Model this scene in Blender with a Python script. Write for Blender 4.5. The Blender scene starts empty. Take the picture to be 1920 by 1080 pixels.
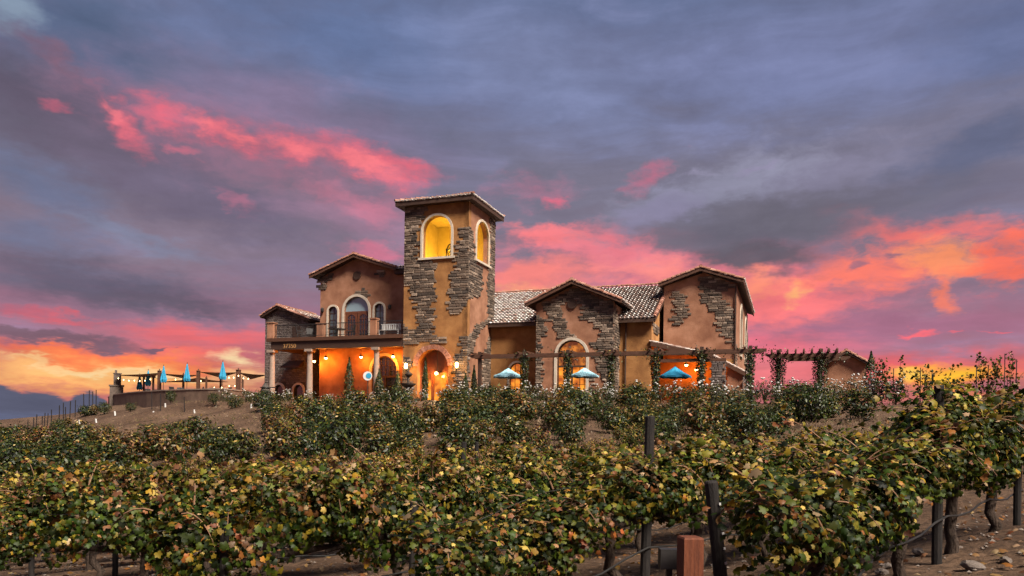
import bpy, bmesh, math, random
import numpy as np
from mathutils import Vector, Matrix
from mathutils.geometry import tessellate_polygon

random.seed(7); RNG = np.random.default_rng(7)
SC = bpy.context.scene
COL = SC.collection
R = math.radians

# ------------------------------------------------------------------ camera
FPX, YH, ROLL = 1430.0, 805.0, R(0.8)
cam = bpy.data.cameras.new('camera'); camo = bpy.data.objects.new('camera', cam); COL.objects.link(camo)
cam.lens = 36 * FPX / 1920; cam.sensor_width = 36; cam.shift_y = (YH - 540) / 1920
cam.clip_start = 0.1; cam.clip_end = 20000
camo.matrix_world = Matrix.Rotation(R(90), 4, 'X') @ Matrix.Rotation(ROLL, 4, 'Z')
SC.camera = camo
SC.view_settings.view_transform = 'Standard'; SC.view_settings.look = 'None'
SC.view_settings.gamma = 1; SC.view_settings.use_curve_mapping = False
EXPO = 1.3
SC.view_settings.exposure = EXPO
SC.render.engine = 'CYCLES'
SC.cycles.use_denoising = True
SC.cycles.use_adaptive_sampling = True; SC.cycles.adaptive_threshold = .04
SC.cycles.max_bounces = 4; SC.cycles.diffuse_bounces = 2; SC.cycles.glossy_bounces = 2
SC.cycles.transmission_bounces = 3; SC.cycles.transparent_max_bounces = 6
SC.cycles.sample_clamp_indirect = 6

def lin(r, g, b):
    f = lambda c: (c/255/12.92 if c/255 <= .04045 else ((c/255+.055)/1.055)**2.4)
    return (f(r), f(g), f(b), 1)

def der(x, y):
    dx = x-960; dy = YH-y
    return (dx*math.cos(ROLL)-dy*math.sin(ROLL))/FPX, (dx*math.sin(ROLL)+dy*math.cos(ROLL))/FPX
def at(x, y, D):            # a point of the place at a known distance
    a, b = der(x, y); return Vector((a*D, D, b*D))
def aze(x, y):              # azimuth and elevation of a direction
    a, b = der(x, y); l = math.sqrt(a*a+1+b*b)
    return math.atan2(a, 1), math.asin(b/l)

# ------------------------------------------------------------------ world: sunset sky
world = bpy.data.worlds.new('World'); SC.world = world; world.use_nodes = True
WT = world.node_tree; WT.nodes.clear()
def wn(t, **kw):
    n = WT.nodes.new(t)
    for k, v in kw.items(): setattr(n, k, v)
    return n
def wl(a, b): WT.links.new(a, b)
def wm(op, a, b=None, clamp=False):
    n = wn('ShaderNodeMath', operation=op, use_clamp=clamp)
    for i, v in enumerate((a, b)):
        if v is None: continue
        if isinstance(v, (int, float)): n.inputs[i].default_value = v
        else: wl(v, n.inputs[i])
    return n.outputs[0]
def wcomb(x, y, z):
    n = wn('ShaderNodeCombineXYZ')
    for i, v in enumerate((x, y, z)):
        if isinstance(v, (int, float)): n.inputs[i].default_value = v
        else: wl(v, n.inputs[i])
    return n.outputs[0]
def wnoise(vec, scale, detail=6, rough=.55, dist=0.0):
    n = wn('ShaderNodeTexNoise', noise_dimensions='2D'); n.inputs['Scale'].default_value = scale
    n.inputs['Detail'].default_value = detail; n.inputs['Roughness'].default_value = rough
    n.inputs['Distortion'].default_value = dist
    wl(vec, n.inputs['Vector']); return n
def wsmooth(v, lo, hi):
    n = wn('ShaderNodeMapRange', interpolation_type='SMOOTHSTEP')
    n.inputs['From Min'].default_value = lo; n.inputs['From Max'].default_value = hi
    wl(v, n.inputs['Value']); return n.outputs['Result']
def wmix(fac, a, b):
    n = wn('ShaderNodeMix', data_type='RGBA')
    if isinstance(fac, (int, float)): n.inputs[0].default_value = fac
    else: wl(fac, n.inputs[0])
    for i, v in ((6, a), (7, b)):
        if isinstance(v, tuple): n.inputs[i].default_value = v
        else: wl(v, n.inputs[i])
    return n.outputs[2]
tc = wn('ShaderNodeTexCoord'); sep = wn('ShaderNodeSeparateXYZ'); wl(tc.outputs['Generated'], sep.inputs[0])
AZ = wm('ARCTAN2', sep.outputs[0], sep.outputs[1]); EL = wm('ARCSINE', sep.outputs[2])
# cloud coordinates: layers lie flatter and thinner towards the horizon
ELC = wm('POWER', wm('MAXIMUM', EL, 0.0), 0.72)
base_v = wcomb(AZ, wm('MULTIPLY', ELC, 2.1), 0.0)
wrp = wnoise(base_v, 3.2, 2, .5); wrp2 = wnoise(base_v, 12, 4, .6); wrp3 = wnoise(base_v, 34, 3, .6)
def centred(n, amt):
    a = wn('ShaderNodeVectorMath', operation='SUBTRACT'); wl(n.outputs['Color'], a.inputs[0]); a.inputs[1].default_value = (.5, .5, .5)
    b = wn('ShaderNodeVectorMath', operation='MULTIPLY'); wl(a.outputs[0], b.inputs[0]); b.inputs[1].default_value = amt
    return b.outputs[0]
def vadd(a, b):
    n = wn('ShaderNodeVectorMath', operation='ADD'); wl(a, n.inputs[0]); wl(b, n.inputs[1]); return n.outputs[0]
AE = wcomb(AZ, EL, 1.0)
WAE = vadd(vadd(vadd(AE, centred(wrp, (.05, .03, 0))), centred(wrp2, (.06, .036, 0))), centred(wrp3, (.028, .02, 0)))
puff = wnoise(vadd(base_v, centred(wrp2, (.05, .05, 0))), 15, 6, .62).outputs[0]
wisp = wnoise(vadd(wcomb(AZ, wm('MULTIPLY', ELC, 4.6), 2.3), centred(wrp, (.3, .2, 0))), 5.2, 5, .6).outputs[0]
big = wnoise(wcomb(AZ, wm('MULTIPLY', ELC, 2.8), 7.7), 2.0, 4, .5).outputs[0]

def ramp(stops, val):
    n = wn('ShaderNodeValToRGB'); cr = n.color_ramp; cr.interpolation = 'EASE'
    while len(cr.elements) < len(stops): cr.elements.new(.5)
    for e, (p, c) in zip(cr.elements, stops): e.position = p; e.color = c
    wl(val, n.inputs[0]); return n.outputs[0]
elr = wm('ADD', wm('MULTIPLY', EL, 1/1.0), wm('MULTIPLY', wm('SUBTRACT', wisp, .5), .10))
sky = ramp([(0.0, lin(214,128,112)), (.055, lin(196,112,118)), (.12, lin(164,120,142)), (.20, lin(138,122,140)),
            (.30, lin(124,120,140)), (.42, lin(116,122,156)), (.55, lin(100,114,150)), (1.0, lin(88,104,140))], elr)
# broad soft variation of the cloud deck
sky = wmix(wm('MULTIPLY', wsmooth(big, .50, .72), .22), sky, lin(104, 106, 132))
sky = wmix(wm('MULTIPLY', wsmooth(wisp, .50, .76), .22), sky, lin(146, 146, 184))
PRE = {}
def patch(c, x, y, rx, ry, rot=0, soft=(.0, .75), k=1.1, tex=None, s=1.0, vec=None):
    """a cloud in the sky: centre, half-sizes and tilt as seen; edges broken up by noise"""
    global sky
    a, e = aze(x, y)
    sx, sy, c_, s_ = rx/FPX*math.cos(a)**2, ry/FPX*math.cos(a), math.cos(R(-rot)), math.sin(R(-rot))
    def axis(dx, dy):
        n = wn('ShaderNodeVectorMath', operation='DOT_PRODUCT'); wl(vec or WAE, n.inputs[0]); n.inputs[1].default_value = (dx, dy, -dx*a-dy*e)
        return n.outputs['Value']
    p, q = axis(c_/sx, s_/sx), axis(-s_/sy, c_/sy); ma = wn('ShaderNodeMath', operation='MULTIPLY_ADD')
    wl(p, ma.inputs[0]); wl(p, ma.inputs[1]); wl(wm('MULTIPLY', q, q), ma.inputs[2]); ln = wm('SQRT', ma.outputs[0])
    if tex is None: tex = puff
    key = (id(tex), k)
    if key not in PRE: PRE[key] = wm('ADD', wm('MULTIPLY', tex, k*2), 1-k)
    f = wsmooth(wm('SUBTRACT', PRE[key], ln), *soft)
    f.node.inputs['To Max'].default_value = s
    sky = wmix(f, sky, lin(*c))
# grey-blue upper sheets
patch((84,100,130), 170, 50, 330, 120, 6, (0, 1), .4, wisp, .9)
patch((140,158,178), 10, 10, 90, 70, 30, (0, 1), .4, wisp, .8)
patch((98,118,160), 640, 60, 420, 130, 4, (0, 1), .4, wisp, .7)
patch((128,138,176), 1000, 130, 330, 130, 14, (0, 1), .4, wisp, .7)
patch((124,132,172), 1480, 120, 420, 120, 0, (0, 1), .5, wisp, .8)
patch((100,112,150), 1880, 60, 260, 120, 0, (0, 1), .5, wisp, .7)
# dusky left side
patch((90,82,100), 40, 190, 480, 150, 12, (0, 1), .25, wisp, .9)
patch((132,96,112), 110, 125, 130, 34, 22, (0, 1), .6, wisp, .6)
patch((138,118,146), 560, 215, 420, 90, 10, (0, 1), .4, wisp, .7)
patch((112,100,120), 260, 310, 480, 120, 14, (0, 1), .25, wisp, .9)
patch((108,116,146), 60, 350, 230, 70, 14, (0, 1), .4, wisp, .85)
patch((114,104,126), 420, 390, 330, 70, 10, (0, 1), .5, wisp, .9)
patch((98,94,114), 180, 530, 520, 80, 4, (0, 1), .3, wisp, .9)
patch((128,132,158), 240, 436, 280, 26, 11, (0, 1), .6, wisp, .8)
patch((112,120,150), 60, 440, 180, 50, 8, (0, 1), .5, wisp, .7)
patch((140,124,150), 560, 500, 220, 50, 0, (0, 1), .5, wisp, .8)
patch((164,126,150), 680, 410, 240, 70, 6, (0, 1), .5, wisp, .8)
patch((98,90,106), 330, 570, 330, 34, 2, (0, 1), .5, wisp, .8)
# the pink streak upper left
patch((166,110,132), 480, 285, 480, 95, 11, (0, 1.2), .4, puff, .8)
for x, y, rx, ry, ro in ((225,240,66,26,52), (310,232,64,22,18), (390,248,58,20,18), (450,268,62,24,14), (540,280,84,30,6), (650,296,80,34,8), (730,318,80,32,12), (790,318,60,18,0)):
    patch((238,108,126), x, y, rx*1.25, ry*1.35, ro, (-.05, 1.15), .5, puff, .8)
for x, y, rx, ry, ro in ((215,222,34,14,52), (385,244,38,12,16), (450,266,40,12,12), (545,284,70,16,8), (660,304,56,16,10), (705,318,60,14,10)):
    patch((255,130,138), x, y, rx*1.3, ry*1.45, ro, (0, 1.2), .5, puff, .85)
patch((200,100,122), 92, 208, 46, 20, 0, (0, 1), .7, puff, .6)
patch((214,112,132), 330, 284, 44, 14, 0, (0, 1), .7, puff, .6)
patch((196,116,140), 440, 380, 66, 24, 30, (0, 1), .7, puff, .5)
patch((206,124,146), 620, 365, 120, 24, 8, (0, 1), .8, puff, .45)
patch((214,126,150), 720, 395, 80, 30, -5, (0, 1), .8, puff, .5)
patch((224,120,146), 690, 470, 110, 22, 0, (0, 1), .8, puff, .7)
patch((240,112,136), 1043, 372, 34, 22, 0, (0, 1), .5, puff, .85)
patch((196,120,146), 1000, 345, 110, 36, 0, (0, 1), .7, puff, .5)
patch((214,112,138), 1205, 330, 62, 30, -30, (0, 1), .7, puff, .6)
# the glowing right half
patch((226,120,138), 1330, 545, 560, 130, 1, (0, .95), .4, puff, .95)
patch((246,130,142), 1160, 470, 260, 56, 6, (0, .8), .6, puff, .95)
patch((255,132,136), 1030, 440, 95, 26, 10, (0, .8), .6, puff, .9)
patch((255,138,130), 1000, 520, 190, 50, 0, (0, .9), .5, puff, .9)
patch((255,170,120), 975, 552, 110, 26, 0, (0, 1), .4, puff, .85)
patch((255,146,136), 1230, 510, 150, 36, 0, (0, 1), .6, puff, .8)
patch((255,128,130), 1480, 560, 190, 74, 2, (0, .8), .6, puff, .95)
patch((255,150,118), 1420, 530, 90, 40, 0, (0, 1), .6, puff, .8)
patch((255,186,118), 1508, 548, 44, 26, -20, (0, 1), .6, puff, .8)
patch((255,128,110), 1640, 500, 170, 66, 4, (0, .95), .8, puff, .95)
patch((255,120,112), 1720, 430, 240, 46, 8, (0, .95), .75, puff, .95)
patch((255,150,104), 1770, 480, 120, 46, 20, (0, .9), .8, puff, .9)
patch((255,112,108), 1570, 402, 84, 28, 2, (0, .95), .7, puff, .95)
patch((255,116,92), 1890, 490, 90, 62, 0, (0, .8), .7, puff, .9)
patch((255,132,104), 1790, 550, 36, 50, -10, (0, .8), .7, puff, .8)
patch((164,112,134), 1880, 590, 130, 50, 0, (0, .9), .6, puff, .85)
# grey cloud across the upper right
patch((134,130,154), 1565, 352, 620, 100, -9, (.0, .85), .45, puff, .9)
patch((146,145,168), 1325, 360, 270, 74, -16, (.0, .75), .45, puff, .95)
patch((110,106,122), 1375, 427, 330, 74, 2, (.0, .85), .45, puff, .95)
patch((118,114,136), 1745, 372, 320, 72, 2, (.0, .85), .4, puff, .95)
patch((98,104,132), 1835, 272, 260, 70, -14, (0, .8), .4, puff, .9)
patch((142,136,166), 1235, 392, 140, 40, -22, (0, .8), .6, puff, .7)
patch((124,112,128), 1275, 452, 130, 36, 4, (.0, .85), .6, puff, .9)
patch((102,95,107), 1415, 482, 200, 42, 6, (.0, .8), .45, puff, .95)
patch((156,150,178), 1285, 327, 60, 12, -12, (0, 1), .8, puff, .7); patch((150,142,172), 1405, 310, 60, 10, -8, (0, 1), .8, puff, .7)
patch((110,106,120), 1485, 407, 430, 62, -5, (0, .9), .35, puff, .85)
patch((158,116,136), 1705, 550, 80, 24, -8, (0, .95), .55, puff, .9)
patch((176,118,134), 1600, 535, 40, 14, 10, (0, .9), .6, puff, .7)
patch((146,108,128), 1701, 472, 30, 10, 10, (0, .8), .5, puff, .8)
patch((150,110,130), 1630, 492, 26, 16, 0, (0, .8), .5, puff, .8)
patch((186,124,146), 930, 492, 60, 20, 0, (0, .9), .7, puff, .7)
# dusky rose band low on the right, then fire at the horizon
patch((170,112,138), 1680, 615, 420, 44, 1, (0, .9), .6, wisp, .9)
patch((240,116,134), 1420, 655, 280, 46, 2, (0, 1), .5, wisp, .9)
patch((255,134,140), 1440, 700, 230, 50, 0, (0, 1), .4, wisp, .9)
patch((255,112,122), 1722, 629, 46, 10, 2, (0, .85), .45, puff, .9)
patch((246,108,120), 1865, 630, 40, 6, 0, (0, .95), .45, puff, .85)
patch((236,112,126), 1792, 626, 20, 6, 0, (0, .95), .4, puff, .8)
patch((242,104,106), 1740, 700, 420, 40, 0, (0, 1), .5, wisp, .9)
patch((255,140,64), 1780, 718, 230, 40, 0, (0, 1), .4, puff, .95)
patch((255,196,60), 1778, 712, 110, 36, 0, (0, 1), .4, puff, .95)
patch((255,206,90), 1690, 714, 40, 24, 0, (0, 1), .4, puff, .9)
# left horizon: rose, coral, orange and white-gold streaks
patch((222,104,116), 150, 602, 130, 18, 4, (0, .9), .7, puff, .85)
patch((190,100,118), 40, 580, 90, 16, 3, (0, 1), .7, puff, .6)
patch((240,110,112), 400, 640, 260, 36, 1, (0, 1), .6, wisp, .9)
patch((250,116,104), 370, 672, 230, 26, 1, (0, 1), .6, wisp, .9)
patch((124,96,110), 110, 640, 260, 20, 4, (0, .7), .5, wisp, .9)
patch((250,112,84), 190, 676, 330, 18, 4, (0, .8), .4, wisp, .95)
patch((255,140,84), 230, 690, 460, 34, 2, (0, 1), .3, wisp, .95)
patch((255,172,104), 230, 714, 460, 36, 1, (0, .8), .3, wisp, .95)
patch((255,196,124), 160, 706, 300, 22, 2, (0, 1), .4, wisp, .85)
patch((255,214,150), 60, 682, 130, 12, 3, (0, 1.3), .5, wisp, .9)
patch((255,216,156), 190, 698, 180, 10, 3, (0, 1.3), .5, wisp, .85)
patch((255,226,172), 170, 704, 70, 8, 0, (0, 1.3), .5, wisp, .8)
patch((255,216,160), 340, 712, 200, 9, 1, (0, .9), .7, wisp, .85)
patch((255,230,176), 450, 682, 60, 20, 8, (0, 1.3), .5, puff, .9)
patch((255,200,144), 480, 712, 140, 22, 0, (0, 1), .6, wisp, .85)
patch((118,94,112), 295, 663, 48, 6, 3, (0, .5), .25, wisp, .9)
patch((128,100,116), 215, 655, 26, 6, -4, (0, .6), .3, wisp, .7)
# blue cloud bank on the far left horizon
for x, y, rx, ry in ((-60,790,150,88), (60,800,100,72), (-160,790,220,100), (165,790,50,58), (120,812,120,58), (40,830,220,60)):
    patch((96,98,120), x, y, rx, ry, 0, (.0, .13), .28, puff, 1, AE)
patch((118,128,164), 60, 800, 190, 34, 0, (0, .9), .3, puff, .8, AE)
# fine streaky texture through the whole deck
tx = wm('ADD', wm('MULTIPLY', wm('SUBTRACT', wisp, .5), .42), wm('MULTIPLY', wm('SUBTRACT', puff, .5), .30))
tn = wn('ShaderNodeVectorMath', operation='SCALE'); wl(sky, tn.inputs[0]); wl(wm('MULTIPLY', wm('ADD', tx, .99), wm('ADD', wm('MULTIPLY', wsmooth(EL, 0, .12), .06), .94)), tn.inputs['Scale']); sky = tn.outputs[0]
# below the horizon
sky = wmix(wsmooth(EL, -.004, -.03), sky, lin(70, 62, 66))
bg = wn('ShaderNodeBackground'); wl(sky, bg.inputs['Color']); bg.inputs['Strength'].default_value = 2**-EXPO
wo = wn('ShaderNodeOutputWorld'); wl(bg.outputs[0], wo.inputs[0])

world.cycles.sampling_method = 'MANUAL'; world.cycles.sample_map_resolution = 256
# ------------------------------------------------------------------ soft fill lamp, added on the camera's side to brighten foreground and facade
sl = bpy.data.lights.new('front_fill', 'SUN'); sl.energy = 4.4; sl.angle = R(20); sl.color = (1, .89, .76)
so = bpy.data.objects.new('front_fill', sl); COL.objects.link(so)
so.rotation_euler = Vector((-.40, .52, -.75)).to_track_quat('-Z', 'Y').to_euler()

# ------------------------------------------------------------------ materials
MATS = {}
def mat(name):
    m = bpy.data.materials.new(name); m.use_nodes = True
    MATS[name] = m
    return m, m.node_tree, m.node_tree.nodes['Principled BSDF']
def nd(nt, t, **kw):
    n = nt.nodes.new(t)
    for k, v in kw.items(): setattr(n, k, v)
    return n
def surf(name, c1, c2, scale=3, rough=.85, bump=0, bscale=None, c3=None, spec=.3, detail=6, metallic=0, stretch=None):
    m, nt, b = mat(name)
    tcn = nd(nt, 'ShaderNodeTexCoord'); src = tcn.outputs['Object']
    if stretch:
        mp = nd(nt, 'ShaderNodeMapping'); mp.inputs['Scale'].default_value = stretch
        nt.links.new(src, mp.inputs[0]); src = mp.outputs[0]
    n = nd(nt, 'ShaderNodeTexNoise'); n.inputs['Scale'].default_value = scale; n.inputs['Detail'].default_value = detail
    n.inputs['Roughness'].default_value = .6
    nt.links.new(src, n.inputs['Vector'])
    cr = nd(nt, 'ShaderNodeValToRGB'); e = cr.color_ramp.elements
    e[0].position = .32; e[1].position = .68; e[0].color = (*c1, 1); e[1].color = (*c2, 1)
    if c3: x = cr.color_ramp.elements.new(.5); x.color = (*c3, 1)
    nt.links.new(n.outputs[0], cr.inputs[0]); nt.links.new(cr.outputs[0], b.inputs['Base Color'])
    b.inputs['Roughness'].default_value = rough; b.inputs['Specular IOR Level'].default_value = spec
    b.inputs['Metallic'].default_value = metallic
    if bump:
        n2 = nd(nt, 'ShaderNodeTexNoise'); n2.inputs['Scale'].default_value = bscale or scale*6; n2.inputs['Detail'].default_value = 5
        nt.links.new(src, n2.inputs['Vector'])
        bp = nd(nt, 'ShaderNodeBump'); bp.inputs['Strength'].default_value = bump; bp.inputs['Distance'].default_value = .05
        nt.links.new(n2.outputs[0], bp.inputs['Height']); nt.links.new(bp.outputs[0], b.inputs['Normal'])
    return m
def rand_surf(name, cols, rough=.8, spec=.3, nscale=14, amt=.35):
    """each piece (mesh island or object) takes its own colour"""
    m, nt, b = mat(name)
    g = nd(nt, 'ShaderNodeNewGeometry'); oi = nd(nt, 'ShaderNodeObjectInfo')
    ad = nd(nt, 'ShaderNodeMath', operation='ADD'); fr = nd(nt, 'ShaderNodeMath', operation='FRACT')
    nt.links.new(g.outputs['Random Per Island'], ad.inputs[0]); nt.links.new(oi.outputs['Random'], ad.inputs[1]); nt.links.new(ad.outputs[0], fr.inputs[0])
    cr = nd(nt, 'ShaderNodeValToRGB'); cr.color_ramp.interpolation = 'LINEAR'
    els = cr.color_ramp.elements
    while len(els) < len(cols): els.new(.5)
    for i, (e, c) in enumerate(zip(els, cols)): e.position = i/(len(cols)-1); e.color = (*c, 1)
    nt.links.new(fr.outputs[0], cr.inputs[0])
    n = nd(nt, 'ShaderNodeTexNoise'); n.inputs['Scale'].default_value = nscale; n.inputs['Detail'].default_value = 5
    nt.links.new(g.outputs['Position'], n.inputs['Vector'])
    hv = nd(nt, 'ShaderNodeHueSaturation')
    mr = nd(nt, 'ShaderNodeMapRange'); mr.inputs['To Min'].default_value = 1-amt; mr.inputs['To Max'].default_value = 1+amt
    mr.inputs['From Min'].default_value = .3; mr.inputs['From Max'].default_value = .7
    nt.links.new(n.outputs[0], mr.inputs['Value']); nt.links.new(mr.outputs[0], hv.inputs['Value']); nt.links.new(cr.outputs[0], hv.inputs['Color'])
    nt.links.new(hv.outputs[0], b.inputs['Base Color'])
    bp = nd(nt, 'ShaderNodeBump'); bp.inputs['Strength'].default_value = .5; bp.inputs['Distance'].default_value = .03
    nt.links.new(n.outputs[0], bp.inputs['Height']); nt.links.new(bp.outputs[0], b.inputs['Normal'])
    b.inputs['Roughness'].default_value = rough; b.inputs['Specular IOR Level'].default_value = spec
    return m
def leafmat(name, rough=.42, trans=.35, spec=.5):
    """leaf colour comes from each leaf's own colour attribute"""
    m, nt, b = mat(name)
    a = nd(nt, 'ShaderNodeVertexColor', layer_name='leaf')
    g = nd(nt, 'ShaderNodeNewGeometry')
    n = nd(nt, 'ShaderNodeTexNoise'); n.inputs['Scale'].default_value = 1.3; n.inputs['Detail'].default_value = 3
    nt.links.new(g.outputs['Position'], n.inputs['Vector'])
    hv = nd(nt, 'ShaderNodeHueSaturation')
    mr = nd(nt, 'ShaderNodeMapRange'); mr.inputs['From Min'].default_value = .3; mr.inputs['From Max'].default_value = .7
    mr.inputs['To Min'].default_value = .475; mr.inputs['To Max'].default_value = .52
    nt.links.new(n.outputs[0], mr.inputs['Value']); nt.links.new(mr.outputs[0], hv.inputs['Hue']); nt.links.new(a.outputs[0], hv.inputs['Color'])
    nt.links.new(hv.outputs[0], b.inputs['Base Color'])
    b.inputs['Roughness'].default_value = rough; b.inputs['Specular IOR Level'].default_value = spec
    tr = nd(nt, 'ShaderNodeBsdfTranslucent'); nt.links.new(hv.outputs[0], tr.inputs[0])
    mx = nd(nt, 'ShaderNodeMixShader'); mx.inputs[0].default_value = trans
    nt.links.new(b.outputs[0], mx.inputs[1]); nt.links.new(tr.outputs[0], mx.inputs[2])
    nt.links.new(mx.outputs[0], nt.nodes['Material Output'].inputs[0])
    return m
def emit(name, c, s):
    m, nt, b = mat(name)
    b.inputs['Base Color'].default_value = (*c, 1); b.inputs['Emission Color'].default_value = (*c, 1); b.inputs['Emission Strength'].default_value = s
    return m
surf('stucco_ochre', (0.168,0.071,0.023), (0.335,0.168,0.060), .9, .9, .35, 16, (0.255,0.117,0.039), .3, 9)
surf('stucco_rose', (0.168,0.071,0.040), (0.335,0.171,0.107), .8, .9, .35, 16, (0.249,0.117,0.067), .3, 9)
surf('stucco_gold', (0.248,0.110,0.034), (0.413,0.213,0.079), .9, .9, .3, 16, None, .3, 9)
surf('trim', (0.380,0.322,0.255), (0.482,0.416,0.336), 4, .8, .15)
surf('mortar', (.030,.026,.024), (.06,.052,.046), 8, .95)
rand_surf('stone', [(0.036,0.027,0.021), (0.082,0.058,0.043), (0.127,0.091,0.067), (0.054,0.042,0.034), (0.181,0.132,0.096), (0.095,0.064,0.046), (0.273,0.206,0.156), (0.052,0.037,0.028)], .85, .3)
rand_surf('small_stone', [(0.072,0.054,0.048), (0.120,0.096,0.087), (0.090,0.070,0.060), (0.157,0.126,0.114), (0.102,0.082,0.075)], .9, .2)
rand_surf('brick', [(.192,.080,.052), (.264,.120,.080), (.216,.096,.068), (.304,.160,.120)], .85, .2)
rand_surf('tile', [(.74,.70,.66), (.78,.75,.72), (.40,.24,.18), (.76,.72,.69), (.70,.64,.59), (.78,.76,.74), (.30,.16,.12), (.76,.73,.70)], .7, .35, 9, .2)  # pale tiles, whitened further with sky reflection on the barrel tops painted in
rand_surf('tile_red', [(.320,.208,.160), (.224,.112,.080), (.496,.432,.384), (.176,.080,.056), (.288,.160,.120), (.528,.480,.440), (.240,.120,.088)], .75, .3, 9, .3)
rand_surf('ridge', [(.18,.075,.05), (.30,.14,.095), (.22,.10,.07), (.36,.20,.15)], .8, .3, 9, .3)
surf('pan', (.030,.017,.013), (.06,.032,.024), 3, .9)
surf('mortar_pale', (.6,.57,.53), (.72,.69,.65), 9, .9)
surf('dark_wood', (.030,.015,.010), (.060,.030,.018), 2.5, .6, .2, 30, None, .35, 6, 0, (1, 8, 8))
surf('beam_wood', (0.052,0.022,0.012), (0.089,0.040,0.022), 2.5, .6, .2, 30, None, .35, 6, 0, (1, 8, 8))
surf('door_wood', (.09,.028,.014), (.16,.055,.024), 3, .45, .1, 30, None, .4, 6, 0, (8, 8, 1))
surf('iron', (.012,.011,.011), (.025,.022,.021), 8, .5, 0, None, None, .4)
surf('backlit_dark_stone', (.06,.045,.038), (.12,.09,.075), 5, .9, .5, 20)  # stone darkened: the fireplace's backlit shade is put into this colour
surf('white_paint', (.440,.440,.432), (.528,.528,.512), 4, .5)
surf('column_stone', (0.211,0.155,0.118), (0.285,0.217,0.174), 5, .85, .2)
surf('blue_cloth', (0.015,0.190,0.336), (0.029,0.249,0.409), 3, .8, .1, 14)
surf('pale_blue_cloth', (0.219,0.468,0.570), (0.336,0.556,0.621), 3, .8, .1, 14)
surf('shade_cloth', (.14,.05,.018), (.20,.075,.026), 2, .8)
surf('post_black', (.007,.006,.006), (.021,.017,.015), 6, .8, .3, 30, None, .25, 6, 0, (6, 6, 1))
surf('cedar', (0.065,0.017,0.007), (0.132,0.038,0.015), 5, .7, .3, 30, None, .3, 6, 0, (9, 9, .8))
surf('bark', (.017,.011,.008), (.064,.045,.034), 9, .95, .8, 26, None, .2, 6, 0, (3, 3, .7))
surf('cane', (.11,.055,.028), (.2,.11,.06), 8, .8)
surf('rock', (0.090,0.070,0.058), (0.192,0.160,0.138), 7, .9, .5)
surf('hose', (.010,.010,.010), (.025,.024,.023), 9, .45)
surf('fountain', (.03,.026,.022), (.07,.058,.05), 7, .8, .3)
surf('wall_cap', (.192,.136,.104), (.272,.200,.152), 4, .9)
surf('retaining', (0.103,0.065,0.045), (0.165,0.107,0.076), 1.6, .95, .4, 12)
surf('guard', (.416,.416,.400), (.496,.496,.480), 5, .6)
surf('bloom', (0.361,0.353,0.327), (0.516,0.499,0.473), 5, .7)
surf('patio', (.168,.119,.084), (.231,.168,.126), 3, .9)
leafmat('leaf', .52, .34, .22); leafmat('bushleaf', .5, .25, .4)
def glass(name, c, rough=.08):
    m, nt, b = mat(name)
    b.inputs['Base Color'].default_value = (*c, 1); b.inputs['Roughness'].default_value = rough; b.inputs['Specular IOR Level'].default_value = .9
    b.inputs['Coat Weight'].default_value = .6
    return m
surf('belfry_plaster', (.66,.50,.16), (.76,.60,.22), 2, .9)
glass('pane_dark', (.02,.024,.03)); glass('pane_sky', (.05,.075,.085), .05); glass('pane_fan_sky_tint', (.20,.29,.33), .12)  # the fan pane's blue is the sky's reflection put into the glass colour
def litpane(name, c1, c2, s, scale):
    m, nt, b = mat(name)
    t = nd(nt, 'ShaderNodeTexCoord'); n = nd(nt, 'ShaderNodeTexNoise'); n.inputs['Scale'].default_value = scale; n.inputs['Detail'].default_value = 2
    nt.links.new(t.outputs['Object'], n.inputs['Vector'])
    cr = nd(nt, 'ShaderNodeValToRGB'); e = cr.color_ramp.elements; e[0].position = .38; e[1].position = .62; e[0].color = (*c1, 1); e[1].color = (*c2, 1)
    nt.links.new(n.outputs[0], cr.inputs[0]); nt.links.new(cr.outputs[0], b.inputs['Emission Color']); b.inputs['Emission Strength'].default_value = s
    b.inputs['Base Color'].default_value = (.02,.012,.008,1); b.inputs['Roughness'].default_value = .1
litpane('pane_lit', (.10,.022,.006), (.55,.17,.025), .55, 1.6)
litpane('pane_glow', (.30,.06,.008), (1.0,.33,.03), .62, 1.1)
emit('bulb', (1, .62, .22), 14); emit('bulb_small', (1, .66, .30), 4)
surf('gold_number', (.30,.16,.06), (.40,.22,.09), 4, .5)

# ground: dry tilled soil with straw and stones
m, nt, b = mat('soil')
tcn = nd(nt, 'ShaderNodeTexCoord')
n1 = nd(nt, 'ShaderNodeTexNoise'); n1.inputs['Scale'].default_value = .35; n1.inputs['Detail'].default_value = 8
n2 = nd(nt, 'ShaderNodeTexNoise'); n2.inputs['Scale'].default_value = 7; n2.inputs['Detail'].default_value = 9; n2.inputs['Roughness'].default_value = .7
for n in (n1, n2): nt.links.new(tcn.outputs['Object'], n.inputs['Vector'])
c1 = nd(nt, 'ShaderNodeValToRGB'); e = c1.color_ramp.elements; e[0].position = .35; e[1].position = .7
e[0].color = (.062,.038,.025,1); e[1].color = (.125,.082,.055,1)
c2 = nd(nt, 'ShaderNodeValToRGB'); e = c2.color_ramp.elements; e[0].position = .36; e[1].position = .74
e[0].color = (.38,.36,.34,1); e[1].color = (1.7,1.6,1.5,1)
mx = nd(nt, 'ShaderNodeMix', data_type='RGBA', blend_type='MULTIPLY'); mx.inputs[0].default_value = 1
nt.links.new(n1.outputs[0], c1.inputs[0]); nt.links.new(n2.outputs[0], c2.inputs[0])
nt.links.new(c1.outputs[0], mx.inputs[6]); nt.links.new(c2.outputs[0], mx.inputs[7]); nt.links.new(mx.outputs[2], b.inputs['Base Color'])
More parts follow.
